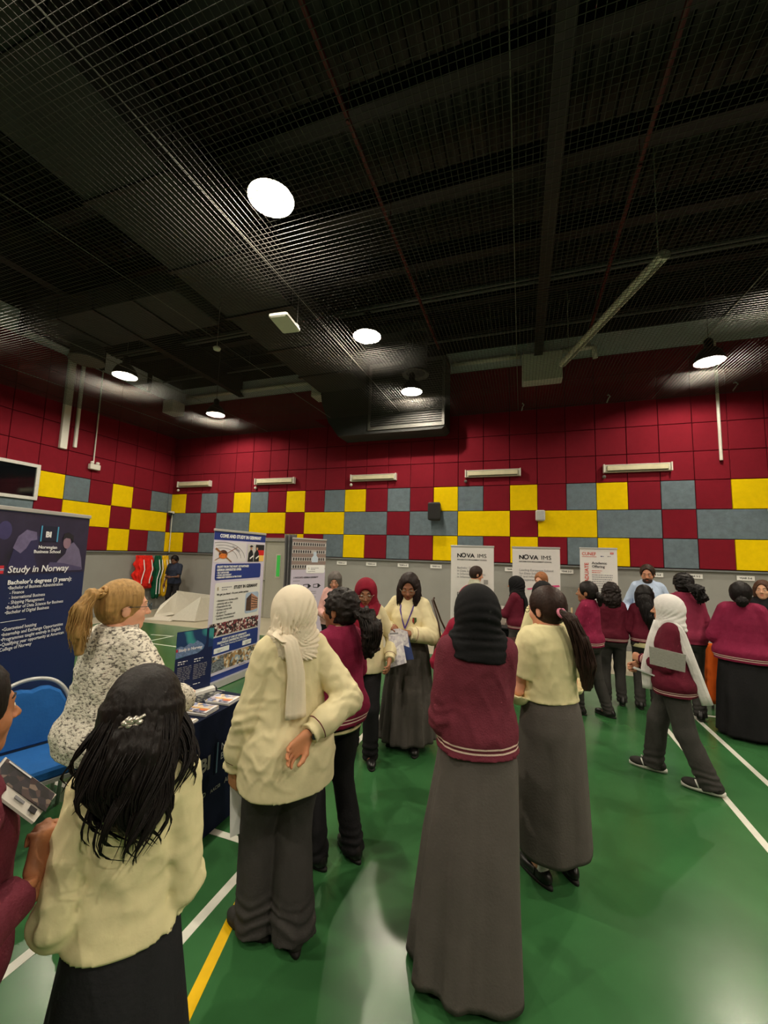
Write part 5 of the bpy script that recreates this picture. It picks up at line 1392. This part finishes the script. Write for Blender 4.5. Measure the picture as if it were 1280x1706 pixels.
MB().tube([-.008*dvec+(e1*.034*-1), -.008*dvec+(e1*.040*-1)], .016, 12).build('case', mat('watch_case', '15151a', .2), t)

# girl with a curly ponytail beside her
x, y = -1.10, 2.40
P = Person((x, y), F(x, y, 38), 1.60, 'person in a maroon sweater with a dark curly ponytail, behind the cream shirt', skin_c='7a4e36', res=.010, build=1.05, lw=(-.1, .28, .95), rw=(.12, .28, .92), rpole=(1, -.3, -.3), hy=.35, feet=((-.10, .04, 0), (.10, -.05, 0)))
P.body().face().top(MAR2, 'sweater', hem=.80, extra=.030, hem_extra=.02).collar(CREAM2, .062, .04).trousers(TROUB, 1.1).shoes(SHOE)
P.hair('17110f', 'ponytail', vol=1.15, curly=True, path=[(.03, -.105, 1.47), (.07, -.17, 1.44), (.09, -.20, 1.36), (.09, -.19, 1.26), (.08, -.17, 1.20)], rad=[.03, .055, .068, .055, .02])
MB().tube([(.155*cos(a)*P.s, .125*sin(a)*P.s, .770*P.s) for a in np.linspace(0, 2*pi, 29)], .012, 6).build('shirt_hem', CREAM2, P.root, True)

# blonde woman in a patterned jumper
def knit():
    m, t, b = base_mat('jumper_mottled_knit'); tc = nd(t, 'ShaderNodeTexCoord'); mp = nd(t, 'ShaderNodeMapping'); mp.inputs['Scale'].default_value = (1, 1, 1.9); mp.inputs['Rotation'].default_value = (.5, .4, .3)
    t.links.new(tc.outputs['Object'], mp.inputs[0])
    n = nd(t, 'ShaderNodeTexNoise'); n.inputs['Scale'].default_value = 52; n.inputs['Detail'].default_value = 4; n.inputs['Roughness'].default_value = .65
    t.links.new(mp.outputs[0], n.inputs['Vector'])
    cr = nd(t, 'ShaderNodeValToRGB'); e = cr.color_ramp.elements; e[0].position = .38; e[0].color = lin('57524e'); e[1].position = .50; e[1].color = lin('e2dccd'); e.new(.44).color = lin('aba496')
    t.links.new(n.outputs[0], cr.inputs[0]); t.links.new(cr.outputs[0], b.inputs['Base Color']); b.inputs['Roughness'].default_value = .9
    bp = nd(t, 'ShaderNodeBump'); bp.inputs['Strength'].default_value = .7; bp.inputs['Distance'].default_value = .01; t.links.new(n.outputs[0], bp.inputs['Height']); t.links.new(bp.outputs[0], b.inputs['Normal']); return m
x, y = -1.99, 1.575
P = Person((x, y), F(x, y, -58), 1.66, 'person with a blonde ponytail and glasses in a mottled white and grey jumper', skin_c='d29c80', build=1.30, res=.0085, lw=(-.16, .30, .98), rw=(.20, .26, .98), rpole=(.8, -.6, -.5), lpole=(-.8, -.5, -.5), hy=-.35, hp=-.05, feet=((-.1, .0, 0), (.1, .05, 0)), lpalm=(.3, 0, 1), lhand='flat')
P.body().face('a88858', '50708a', glasses='2a4a58').top(knit(), 'jumper', hem=.80, extra=.034, hem_extra=.045, folds=.007, neck=.048, armx=.014).trousers(TROUB, 1.0).shoes(SHOE)
P.hair('a88450', 'ponytail', vol=.9, path=[(0, -.095, 1.545), (0, -.145, 1.535), (-.01, -.175, 1.47), (-.01, -.175, 1.37), (0, -.17, 1.28)], rad=[.018, .026, .036, .038, .022], tie='b08a50')

# the near girl with long loose hair
x, y = -1.0, .89
P = Person((x, y), F(x, y, -6), 1.49, 'person with long loose black hair, silver clip and cream blouse, nearest to the viewer', skin_c='9a6544', build=.80, res=.007, lw=(-.10, .20, .93), rw=(.10, .23, .94), rpole=(.12, -.6, -.9), lpole=(-.15, -.5, -.9), hy=-.05, hp=-.12)
P.body().face().top(CREAM2, 'blouse', hem=.93, sleeve=.80, extra=.022, hem_extra=.030, folds=.006, hem_tight=False, tilt=.15, cuff_tight=False, armx=.006).collar(CREAM2, .060, .035).skirt(cloth('skirt_black', '232326', var=.05), hem=.35, a=.24, b=.20, pleats=8, amp=.04, top=1.0).shoes(SHOE)
P.hair('15100e', 'long', vol=1.0, path=[(0, -.065, 1.47), (0, -.095, 1.40), (-.005, -.115, 1.34), (.01, -.120, 1.27), (.03, -.120, 1.22)], rad=[.078, .084, .072, .050, .022], res=.0065)
b = MB()
P.locks(b, np.array([(.0, -.04, 1.515), (.0, -.07, 1.43), (-.01, -.105, 1.34), (.01, -.125, 1.25), (.03, -.135, 1.17)])*P.s, np.array([.074, .094, .088, .064, .032]), 900, (1.0, .70), 8, wav=.035, K=14, rr=.0021, clump=15)
P.locks(b, np.array([(.065, .0, 1.49), (.085, -.02, 1.42), (.10, -.04, 1.34), (.115, -.05, 1.27)])*P.s, np.array([.03, .04, .045, .02]), 240, (1, 1), 4, wav=.03, K=11, rr=.0021, clump=12)
P.locks(b, np.array([(-.065, .0, 1.49), (-.09, -.03, 1.42), (-.11, -.05, 1.35), (-.11, -.06, 1.28)])*P.s, np.array([.03, .04, .045, .02]), 240, (1, 1), 5, wav=.03, K=11, rr=.0021, clump=12)
b.build('loose_locks', hair_mat('15100e'), P.root, True)
c = P.hc+np.array([.005, -.122, .03]); b = MB(); cm = mat('clip_silver', 'd8d2c4', .22, 0, metal=.7)
for i in range(6):
    a = i*pi/3; b.lathe([(.001, -.008), (.0095, -.003), (.010, .003), (.001, .009)], 10, (c[0]-.02+.015*cos(a)+.004, c[1]-.012, c[2]+.008*sin(a)))
b.tube([c+[-.045, -.006, -.012], c+[-.02, -.018, .0], c+[.012, -.012, .016]], .004, 6)
b.build('hair_clip', cm, P.root, True)

# partly visible girl at the left edge with a brochure
BRO = [(-1.253, 0.714, 1.29), (-1.194, 0.809, 1.163), (-1.131, 0.721, 1.158), (-1.181, 0.636, 1.277)]
x, y = -1.30, .62
P = Person((x, y), F(x, y, -60), 1.54, 'person in a maroon sweater cut off by the left edge, holding a dark brochure', skin_c='94603f', build=1.0, res=.009, lw=(-.22, .08, .80), rw=(.19, .11, 1.07), rpole=(.4, -.6, -.8), hy=-.15, rfing=(-.15, .3, .95), rpalm=(-.9, .2, 0), rhand='grip')
P.body().face().top(cloth('sweater_maroon_plain', '672936', bump=.35, bscale=140), 'sweater', hem=.80, sleeve=.90, extra=.026, hem_extra=.02, cuff_tight=False).trousers(TROU).shoes(SHOE)
P.hair('17110e', 'ponytail', vol=1.0, path=[(0, -.10, 1.46), (0, -.15, 1.42), (0, -.16, 1.3), (0, -.15, 1.18)], rad=[.025, .04, .04, .02])
paper('brochure', BRO, mat('brochure_cover_white', 'dcd8d0', .35, 0), 'dark covered brochure held up at the left edge of the picture', 'brochure', th=.003,
      extra=[('cover_photo', .03, .03, .97, .66, pic('cover_dark_photo', ['16161e', '2a2630', '4a3a3a', '1a1c26', '7a6a60', '301c20'], 55), -1.55), ('title_print', .08, .08, .50, .12, pw, -2.2), ('emblem', .72, .74, .84, .90, pk, -1.6), ('small_print', .45, .76, .62, .84, pg, -1.6)])

# maroon headscarf, facing us
x, y = -1.40, 3.60
P = Person((x, y), F(x, y, 176), 1.61, 'person in a maroon headscarf and glasses facing the viewer, cream shirt and dark trousers', skin_c='875a40', res=.010, build=.98, lw=(-.24, .10, .88), rw=(.25, .02, .84), hp=-.28, hy=.05, feet=((-.09, .12, 0), (.10, -.10, 0)))
P.body().face(glasses='b8a898').top(CREAM, 'shirt', hem=.755, extra=.032, hem_extra=.03, hem_tight=False, folds=.005).trousers(TROUB, 1.05, wide=1.05).shoes(SHOE)
P.hijab(MRH, folds=.003, drape=.05, wide=.125, deep=.105, tails=[([(.10, .05, 1.37), (.05, .135, 1.29), (.02, .165, 1.19), (.04, .172, 1.06)], [.06, .068, .065, .02], (0, 1, 0)), ([(-.10, .03, 1.37), (-.07, .12, 1.30), (-.01, .155, 1.20)], [.05, .06, .035], (0, 1, 0))])
bx_ = box('name_badge', (-.055, .170, .965), (.015, .173, 1.03), mat('badge_blue', '7ab0cc', .4, .05), P.root); 
tie_m = cloth('tie_maroon', '5c1428'); MB().loft([[(-.012, .10, 1.33), (.012, .10, 1.33), (.012, .106, 1.33), (-.012, .106, 1.33)], [(-.03, .152, 1.12), (.03, .152, 1.12), (.03, .158, 1.12), (-.03, .158, 1.12)]]).build('tie', tie_m, P.root)

# long haired woman with a shoulder bag
x, y = -1.069, 3.977
P = Person((x, y), F(x, y, 166), 1.66, 'person with straight dark hair and purple lanyard looking at papers, long pleated skirt', skin_c='7c5038', res=.010, build=1.15, lw=(-.07, .235, 1.06), rw=(.15, .215, 1.10), lpole=(-.8, -.3, -.8), rpole=(.8, -.3, -.8), lfing=(.9, .35, .1), rfing=(-.7, .5, .1), lpalm=(0, -.6, -.8), rpalm=(0, -.6, -.8), hp=-.38, hy=.12, lhand='pinch', rhand='pinch', feet=((-.10, .10, 0), (.13, -.02, 0)))
P.body().face(glasses='a89888').top(CREAM, 'shirt', hem=.96, extra=.034, hem_extra=.02, hem_tight=False, folds=.005, armx=.014).skirt(GREY, hem=.07, a=.26, b=.23, pleats=14, amp=.13, top=1.02).shoes(SHOE)
P.hair('1d120f', 'long', vol=1.0, path=[(0, -.07, 1.42), (0, -.09, 1.32), (0, -.10, 1.22)], rad=[.085, .09, .05])
b = MB()
for sd in (-1, 1): P.locks(b, np.array([(sd*.07, .03, 1.53), (sd*.085, .05, 1.43), (sd*.08, .07, 1.33), (sd*.075, .09, 1.27)])*P.s, np.array([.03, .034, .032, .012]), 110, (1, 1), 4+sd, wav=.008, K=8, rr=.0038)
b.build('side_hair', hair_mat('1d120f'), P.root, True)
lan = mat('lanyard_purple', '4a3488', .6, 0)
MB().tube([(-.07, .04, 1.40), (-.06, .140, 1.30), (-.02, .170, 1.18), (0, .178, 1.13)], .007, 6).build('lanyard', lan, P.root)
MB().tube([(.07, .04, 1.40), (.06, .140, 1.30), (.02, .170, 1.18), (0, .178, 1.13)], .007, 6).build('lanyard', lan, P.root)
flatc = [(-.022, .0, .03), (.022, .0, .03), (.024, .0, -.005), (0, .0, -.035), (-.024, .0, -.005)]
MB().loft([[(p[0]-.085, .150+dy, p[2]+1.205) for p in flatc] for dy in (0, .004)]).build('shirt_crest', mat('crest_green', '3a5a34', .6, .3, 90), P.root)
MB().loft([[(p[0]*.8-.085, .1545+dy, p[2]*.8+1.205) for p in (flatc[1], flatc[2], flatc[3], (0, 0, .03))] for dy in (0, .0015)]).build('crest_half', mat('crest_red', 'a03028', .6, .2, 90), P.root)
t = empty('shoulder_bag', tuple(P.W((-.37, .03, .0))), P.root.rotation_euler[2], 'brown patterned shoulder bag hanging at the elbow over the long pleated skirt', 'bag')
bm_ = pic('bag_monogram', ['6a5240', '8a7258', '5a4434', '9a8468', '745c46'], 60)
MB().loft([[(.11*k*cos(a), .17*k*sin(a), z) for a in np.linspace(0, 2*pi, 25)[:-1]] for z, k in ((.78, .7), (.80, .95), (.88, 1.05), (.98, .95), (1.05, .75), (1.07, .6))]).build('bag_body', bm_, t, True)
for s_ in (-1, 1): MB().tube([(.02*s_, .11*s_, 1.03), (.06, .07*s_, 1.2), (.13, .03*s_, 1.40), (.12, -.02, 1.42)], .009, 6).build('handle', mat('leather_dark', '3a2418', .4), t, True)
c = P.W((.03, .30, 1.05)); rgt = np.array([cos(P.root.rotation_euler[2]), sin(P.root.rotation_euler[2]), 0]); fwd = np.array([-rgt[1], rgt[0], 0])
prt = pic('paper_print', ['e8e6ea', 'd8d4dc', 'f0eef0', 'c8c4d0', 'e4e0e6'], 45)
paper('leaflet', [c+rgt*.10+np.array([0, 0, .08]), c-rgt*.02+np.array([0, 0, .10]), c-rgt*.10+fwd*.05-np.array([0, 0, .19]), c+rgt*.05+fwd*.05-np.array([0, 0, .25])], prt, 'white printed leaflet in the hands above the pleated skirt', 'leaflet', extra=[('printed_rule', .1, .1, .8, .14, pg, -1.55)])
paper('leaflet', [c-rgt*.01+fwd*.01+np.array([0, 0, .10]), c-rgt*.09+fwd*.01+np.array([0, 0, .08]), c-rgt*.16+fwd*.02-np.array([0, 0, .16]), c-rgt*.06+fwd*.02-np.array([0, 0, .18])], mat('leaflet_blue', '3a4a80', .5, .1), 'leaflet with a blue panel behind the white printed one', 'leaflet', extra=[('white_half', 0, 0, 1, .5, prt, -1.55)])

# black headscarf with maroon sweater and long skirt
x, y = -.212, 2.095
P = Person((x, y), F(x, y, 12), 1.70, 'person in a black headscarf and maroon sweater with a floor length grey skirt', skin_c='946246', build=.97, res=.0085, lw=(-.10, .22, 1.0), rw=(.03, .25, 1.0), lpole=(-.18, -.6, -.9), rpole=(.02, -.5, -1), hy=.1)
P.body().face().top(MAR, 'sweater', hem=.878, extra=.026, hem_extra=.036, folds=.005, tilt=.05, armx=.012).skirt(GREY, hem=.035, a=.235, b=.24, pleats=7, amp=.13, top=1.0, shift=(-.06, -.045), waist=-.010).shoes(SHOE)
P.hijab(BLH, folds=.0045, drape=.060, wide=.135, deep=.115, tails=[([(.08, -.02, 1.38), (.135, .0, 1.34), (.150, .055, 1.24), (.150, .10, 1.14)], [.03, .03, .028, .02], (1, 0, 0))])
MB().tube([(.062*cos(a)*1.05, .066*sin(a)-.02, 1.425-.01*sin(a)) for a in np.linspace(pi, 2*pi, 15)], .006, 6).build('shirt_collar', CREAM2, P.root, True)
# crimson headscarf mostly hidden behind
x, y = -.36, 3.15
P = Person((x, y), F(x, y, 5), 1.62, 'person in a crimson headscarf and sweater, mostly hidden behind the black headscarf', skin_c='946246', build=1.25, res=.012, lw=(-.12, .26, 1.0), rw=(.12, .26, 1.0), lpole=(-.75, -.6, -.8), rpole=(.75, -.6, -.8))
P.body().face().top(cloth('sweater_crimson', '8a1a34', bump=.3), 'sweater', hem=.8).trousers(TROU).shoes(SHOE).hijab(cloth('headscarf_crimson', '961b32'), drape=.06, wide=.13)

# ponytail girl with short sleeves
x, y = .158, 2.756
P = Person((x, y), F(x, y, 36), 1.66, 'person with a long brown ponytail in a yellow short sleeved shirt and long grey skirt', skin_c='c48a72', build=1.02, res=.0085, lw=(-.09, .24, 1.08), rw=(.07, .27, 1.04), lpole=(-.32, -.3, -.95), rpole=(.8, -.6, -.8), hy=.30, hp=-.12, lhand='grip', lfing=(.3, .7, .35))
P.body().face('2a1c14', glasses='1c1a1e').top(CREAM2, 'shirt', hem=.955, sleeve=.36, extra=.028, hem_extra=.01, hem_tight=False, cuff_tight=False, folds=.005, armx=.012).collar(CREAM2, .060, .042).skirt(GREY, hem=.165, a=.215, b=.20, pleats=5, amp=.04, top=1.01).shoes(SHOE, strap=True)
P.hair('2a1a14', 'ponytail', vol=1.05, tie='d07890', path=[(.01, -.108, 1.46), (.05, -.135, 1.42), (.10, -.150, 1.30), (.13, -.155, 1.18), (.135, -.15, 1.06)], rad=[.02, .036, .046, .052, .030])
MB().tube([(.064*cos(a), .066*sin(a)-.01, 1.385-.012*sin(a)) for a in np.linspace(pi*.8, 2.2*pi, 17)], .006, 6).build('tie_strap', mat('cord_black', '141414', .7), P.root, True)

# walking student with white headscarf
x, y = 1.24, 4.235
P = Person((x, y), atan2(.17, -.53)-pi/2, 1.55, 'person in a white headscarf walking left with newspapers, maroon sweater and striped trainers', skin_c='b07c60', res=.009, build=1.08, lw=(-.02, .23, 1.00), rw=(.10, .27, .92), lpole=(-.7, -.7, -.6), rpole=(.7, -.7, -.6), lhand='grip', rhand='grip', lpalm=(.9, -.2, 0), rpalm=(-.9, -.2, 0), hy=.02, feet=((-.08, -.20, 0), (.08, .20, 0)), toe=(.0, .0), nose=1.35)
P.body().face().top(MAR3, 'sweater', hem=.745, extra=.034, hem_extra=.04, tilt=-.04).trousers(TROU, 1.05, wide=1.22).shoes(SHOE2, sole=mat('sole_white', 'dedad2', .6), sneaker=True, size=1.15)
P.hijab(WHH, folds=.0035, drape=.04, wide=.115, deep=.10, tails=[([(-.06, .09, 1.36), (-.11, .14, 1.20), (-.12, .19, .95), (-.11, .19, .76)], [.035, .036, .042, .036], (1, 0, 0)), ([(-.09, .03, 1.37), (-.13, -.06, 1.30), (-.145, -.14, 1.05), (-.13, -.23, .72)], [.045, .042, .035, .040], (1, 0, 0))])
rgt = rotz(P.root.rotation_euler[2])@np.array([1, 0, 0]); fwd = rotz(P.root.rotation_euler[2])@np.array([0, 1, 0]); up3 = np.array([0, 0, 1.])
c = P.W((-.23, .03, 1.05)); news = mat('newsprint_grey', '8c8c84', .8, .2, 60, stretch=(1, 1, 6))
paper('newspaper', [c-fwd*.13+up3*.04, c+fwd*.12+up3*.07, c+fwd*.12-up3*.075, c-fwd*.12-up3*.10], news, 'folded grey newspaper held against the maroon sweater of the walking student', 'newspaper', th=.006)
c = P.W((-.16, .13, .86))
paper('notebook', [c-fwd*.15+up3*-.03, c+fwd*.15+up3*.045, c+fwd*.15+up3*.025+rgt*.12, c-fwd*.15-up3*.05+rgt*.12], mat('notebook_white', 'b8bcb8', .5, .05), 'pale notebook under the folded newspaper', 'notebook', th=.006)

# group in front of the bearded man
def girl(x, y, rel, H, label, top, low='trousers', hm=None, res=.011, build=1.0, skin_c='84583e', arms=1, topk={}, lowm=None, **k):
    kk = dict(lw=(-.12, .26, .98), rw=(.12, .26, .98), lpole=(-.4, -.6, -.9), rpole=(.4, -.6, -.9)) if arms == 1 else (dict(lw=(-.24, .05, .80), rw=(.24, .05, .80)) if arms == 0 else {})
    kk.update(k)
    P = Person((x, y), F(x, y, rel), H, label, skin_c=skin_c, res=res, build=build, **kk)
    P.body().face().top(top, 'sweater', **dict(dict(hem=.82, extra=.030, hem_extra=.02), **topk))
    if low == 'trousers': P.trousers(lowm or TROU)
    else: P.skirt(lowm or GREY, **low)
    P.shoes(SHOE); return P
P = girl(.777, 5.565, 68, 1.57, 'person with tied back black hair in profile at left of the group, maroon sweater', MAR2, lw=(-.08, .30, 1.04), rw=(.12, .30, 1.0), hy=.2, feet=((-.10, .12, 0), (.10, -.14, 0)), lhand='pinch')
P.hair('15100f', 'ponytail', path=[(0, -.10, 1.46), (0, -.14, 1.42), (.02, -.13, 1.33)], rad=[.03, .04, .03]).collar(MAR3, .058, .05)
box('white_panel', (-.10, .165, 1.10), (-.06, .172, 1.24), CREAM2, P.root)
P = girl(1.13, 6.12, 8, 1.54, 'person with short curly dark hair seen from behind, maroon sweater', MAR3, lw=(-.14, .24, 1.0), rw=(.14, .24, 1.0))
P.hair('1c1311', 'long', vol=1.35, curly=True, path=[(0, -.05, 1.42), (0, -.06, 1.36), (0, -.06, 1.30)], rad=[.105, .11, .08])
P = girl(1.50, 6.06, 4, 1.53, 'person with long straight black hair over a dark maroon sweater and cream shirt tail', MAR3, topk=dict(hem=.86), lw=(-.16, .24, .98))
P.hair('120e0e', 'long', vol=1.15, path=[(.0, -.08, 1.42), (.03, -.10, 1.30), (.05, -.125, 1.18), (.07, -.13, 1.06)], rad=[.09, .095, .08, .05])
MB().loft([[((.168+o)*cos(a)*P.s, (.130+o)*sin(a)*P.s-.01, z*P.s) for a in np.linspace(0, 2*pi, 41)[:-1]] for z, o in ((.885, 0), (.80, .012), (.795, .008), (.88, -.006))], cap=False).build('shirt_tail', CREAM2, P.root, True)
P = girl(1.90, 5.95, 8, 1.71, 'tall person with a fluffy black ponytail in a bright maroon sweater behind the white headscarf', cloth('sweater_rose_maroon', '8a2e48', bump=.3), build=1.1)
P.hair('100c0c', 'ponytail', vol=1.25, curly=True, path=[(.02, -.11, 1.46), (.10, -.15, 1.42), (.13, -.15, 1.34), (.12, -.14, 1.28)], rad=[.03, .058, .055, .02]).collar(CREAM2, .062, .035)
P = girl(2.31, 5.57, -3, 1.64, 'broad person with a low bun and floor length black skirt at the right edge', MAR2, low=dict(hem=.03, a=.27, b=.25, pleats=10, amp=.09, top=1.0), lowm=cloth('skirt_black2', '1b1a1c'), build=1.35, topk=dict(hem=.775, extra=.040, hem_extra=.05, armx=.022), lw=(-.16, .22, 1.04), rw=(.16, .22, 1.04))
P.hair('120d0d', 'bun', vol=1.1, path=[(.01, -.12, 1.43), (.015, -.155, 1.405), (.01, -.155, 1.385)], rad=[.03, .048, .04]).collar(CREAM2, .064, .03)
P = girl(3.23, 7.16, 172, 1.62, 'person with loose brown hair facing us behind the person with the bun', cloth('jacket_black', '17171a'), lowm=TROUB, skin_c='b08468', build=1.0)
P.hair('4a3022', 'long', vol=1.15, path=[(0, -.07, 1.42), (0, -.09, 1.30), (0, -.09, 1.2)], rad=[.09, .10, .06])
x, y = 1.87, 7.35
P = Person((x, y), F(x, y, 184), 1.80, 'person with a short beard in a light blue shirt facing the viewer', skin_c='a87458', res=.011, female=False, build=1.15, lw=(-.22, .14, .86), rw=(.22, .14, .86), hp=-.22, hy=-.15)
P.body().face('2a1c14').top(cloth('shirt_light_blue', 'b4c6e0', var=.04), 'shirt', hem=.85, hem_tight=False, folds=.005, hem_extra=.03).collar(cloth('shirt_light_blue', 'b4c6e0'), .062, .045).trousers(TROUB).shoes(SHOE).hair('2e2018', 'short', vol=1.1)
V, F_ = nets(lambda p: smax(smin(ell(p, (0, .040, -.075), (.057, .058, .045)), ell(p, (0, .083, -.049), (.026, .010, .006)), .01), -ell(p, (0, .09, -.062), (.018, .02, .008)), .006), (-.07, -.03, -.13), (.07, .11, -.03), .006)
V2 = V.copy(); mesh('beard', P.H2(V2*1.03), F_, hair_mat('3a2a20'), P.root, True)
for sd in (-1, 1): MB().tube([(sd*.065, .03, 1.52), (sd*.05, .13, 1.42), (sd*.02, .165, 1.25), (0, .17, 1.18)], .007, 6).build('lanyard', mat('lanyard_grey', '5a5c62', .6), P.root)
P = girl(-.787, 7.35, -72, 1.67, 'person with short dark hair in profile before the leftmost white banner', cloth('shirt_sage', 'a8a894'), lowm=TROUB, skin_c='b88468', hp=-.25, female=False)
P.hair('2c1e18', 'short', vol=1.15).collar(cloth('shirt_sage', 'a8a894'), .06, .04)
P = girl(-.065, 6.42, 72, 1.565, 'person in a long black headscarf and maroon sweater reaching over the black table', MAR3, lw=(-.06, .36, 1.06), rw=(.10, .28, 1.0), lhand='flat', skin_c='8a5c44')
P.hijab(BLH, drape=.05, wide=.12, tails=[([(0, -.06, 1.38), (0, -.13, 1.25), (0, -.15, 1.05), (.0, -.15, .82)], [.06, .065, .06, .04], (0, 1, 0))])
P = girl(.33, 7.35, 150, 1.61, 'person with ginger hair facing us before the middle white banner', cloth('top_grey_white', 'b0aca8'), lowm=TROUB, skin_c='c8967c', hp=-.3)
P.hair('94603c', 'short', vol=1.15)
P = girl(.215, 4.60, 20, 1.60, 'person in a black headscarf and cream vest hidden behind the yellow shirt', CREAM2, skin_c='8a5c44')
P.hijab(BLH, drape=.07, wide=.125, tails=[([(-.05, .04, 1.38), (-.10, .05, 1.30), (-.12, .07, 1.1), (-.12, .08, .98)], [.05, .05, .04, .02], (1, 0, 0))])
P = girl(-2.62, 5.45, 174, 1.56, 'person with grey curled hair in a pink top looking down behind the cream headscarf', cloth('top_pink', 'd8a8a0'), lowm=TROUB, skin_c='b07c64', hp=-.32, build=1.1)
P.hair('5c5652', 'bob', vol=1.1)
x, y = -9.45, 9.05
P = Person((x, y), F(x, y, 150), 1.64, 'person in a dark navy shirt looking at a phone in the back corner', skin_c='5c3c2c', res=.014, female=False, build=1.1, rw=(.24, .06, .80), lw=(-.05, .30, 1.0), hp=-.55, lhand='grip')
P.body().face().top(cloth('shirt_navy', '262c3c'), 'shirt', hem=.80, sleeve=.40, hem_tight=False, cuff_tight=False).trousers(TROUB).shoes(SHOE).hair('0f0c0c', 'short', vol=.8)
c = P.W((-.03, .42, 1.02)); tag(box('phone', (-.035, -.07, -.004), (.035, .07, .004), mat('phone_black', '101014', .2, 0), None, .002, loc=tuple(c), rot=(.3, 0, P.root.rotation_euler[2])), 'dark phone held by the person in the back corner', 'phone')
print('people', time.time()-T0, sum(len(o.data.polygons) for o in bpy.data.objects if o.type == 'MESH'))
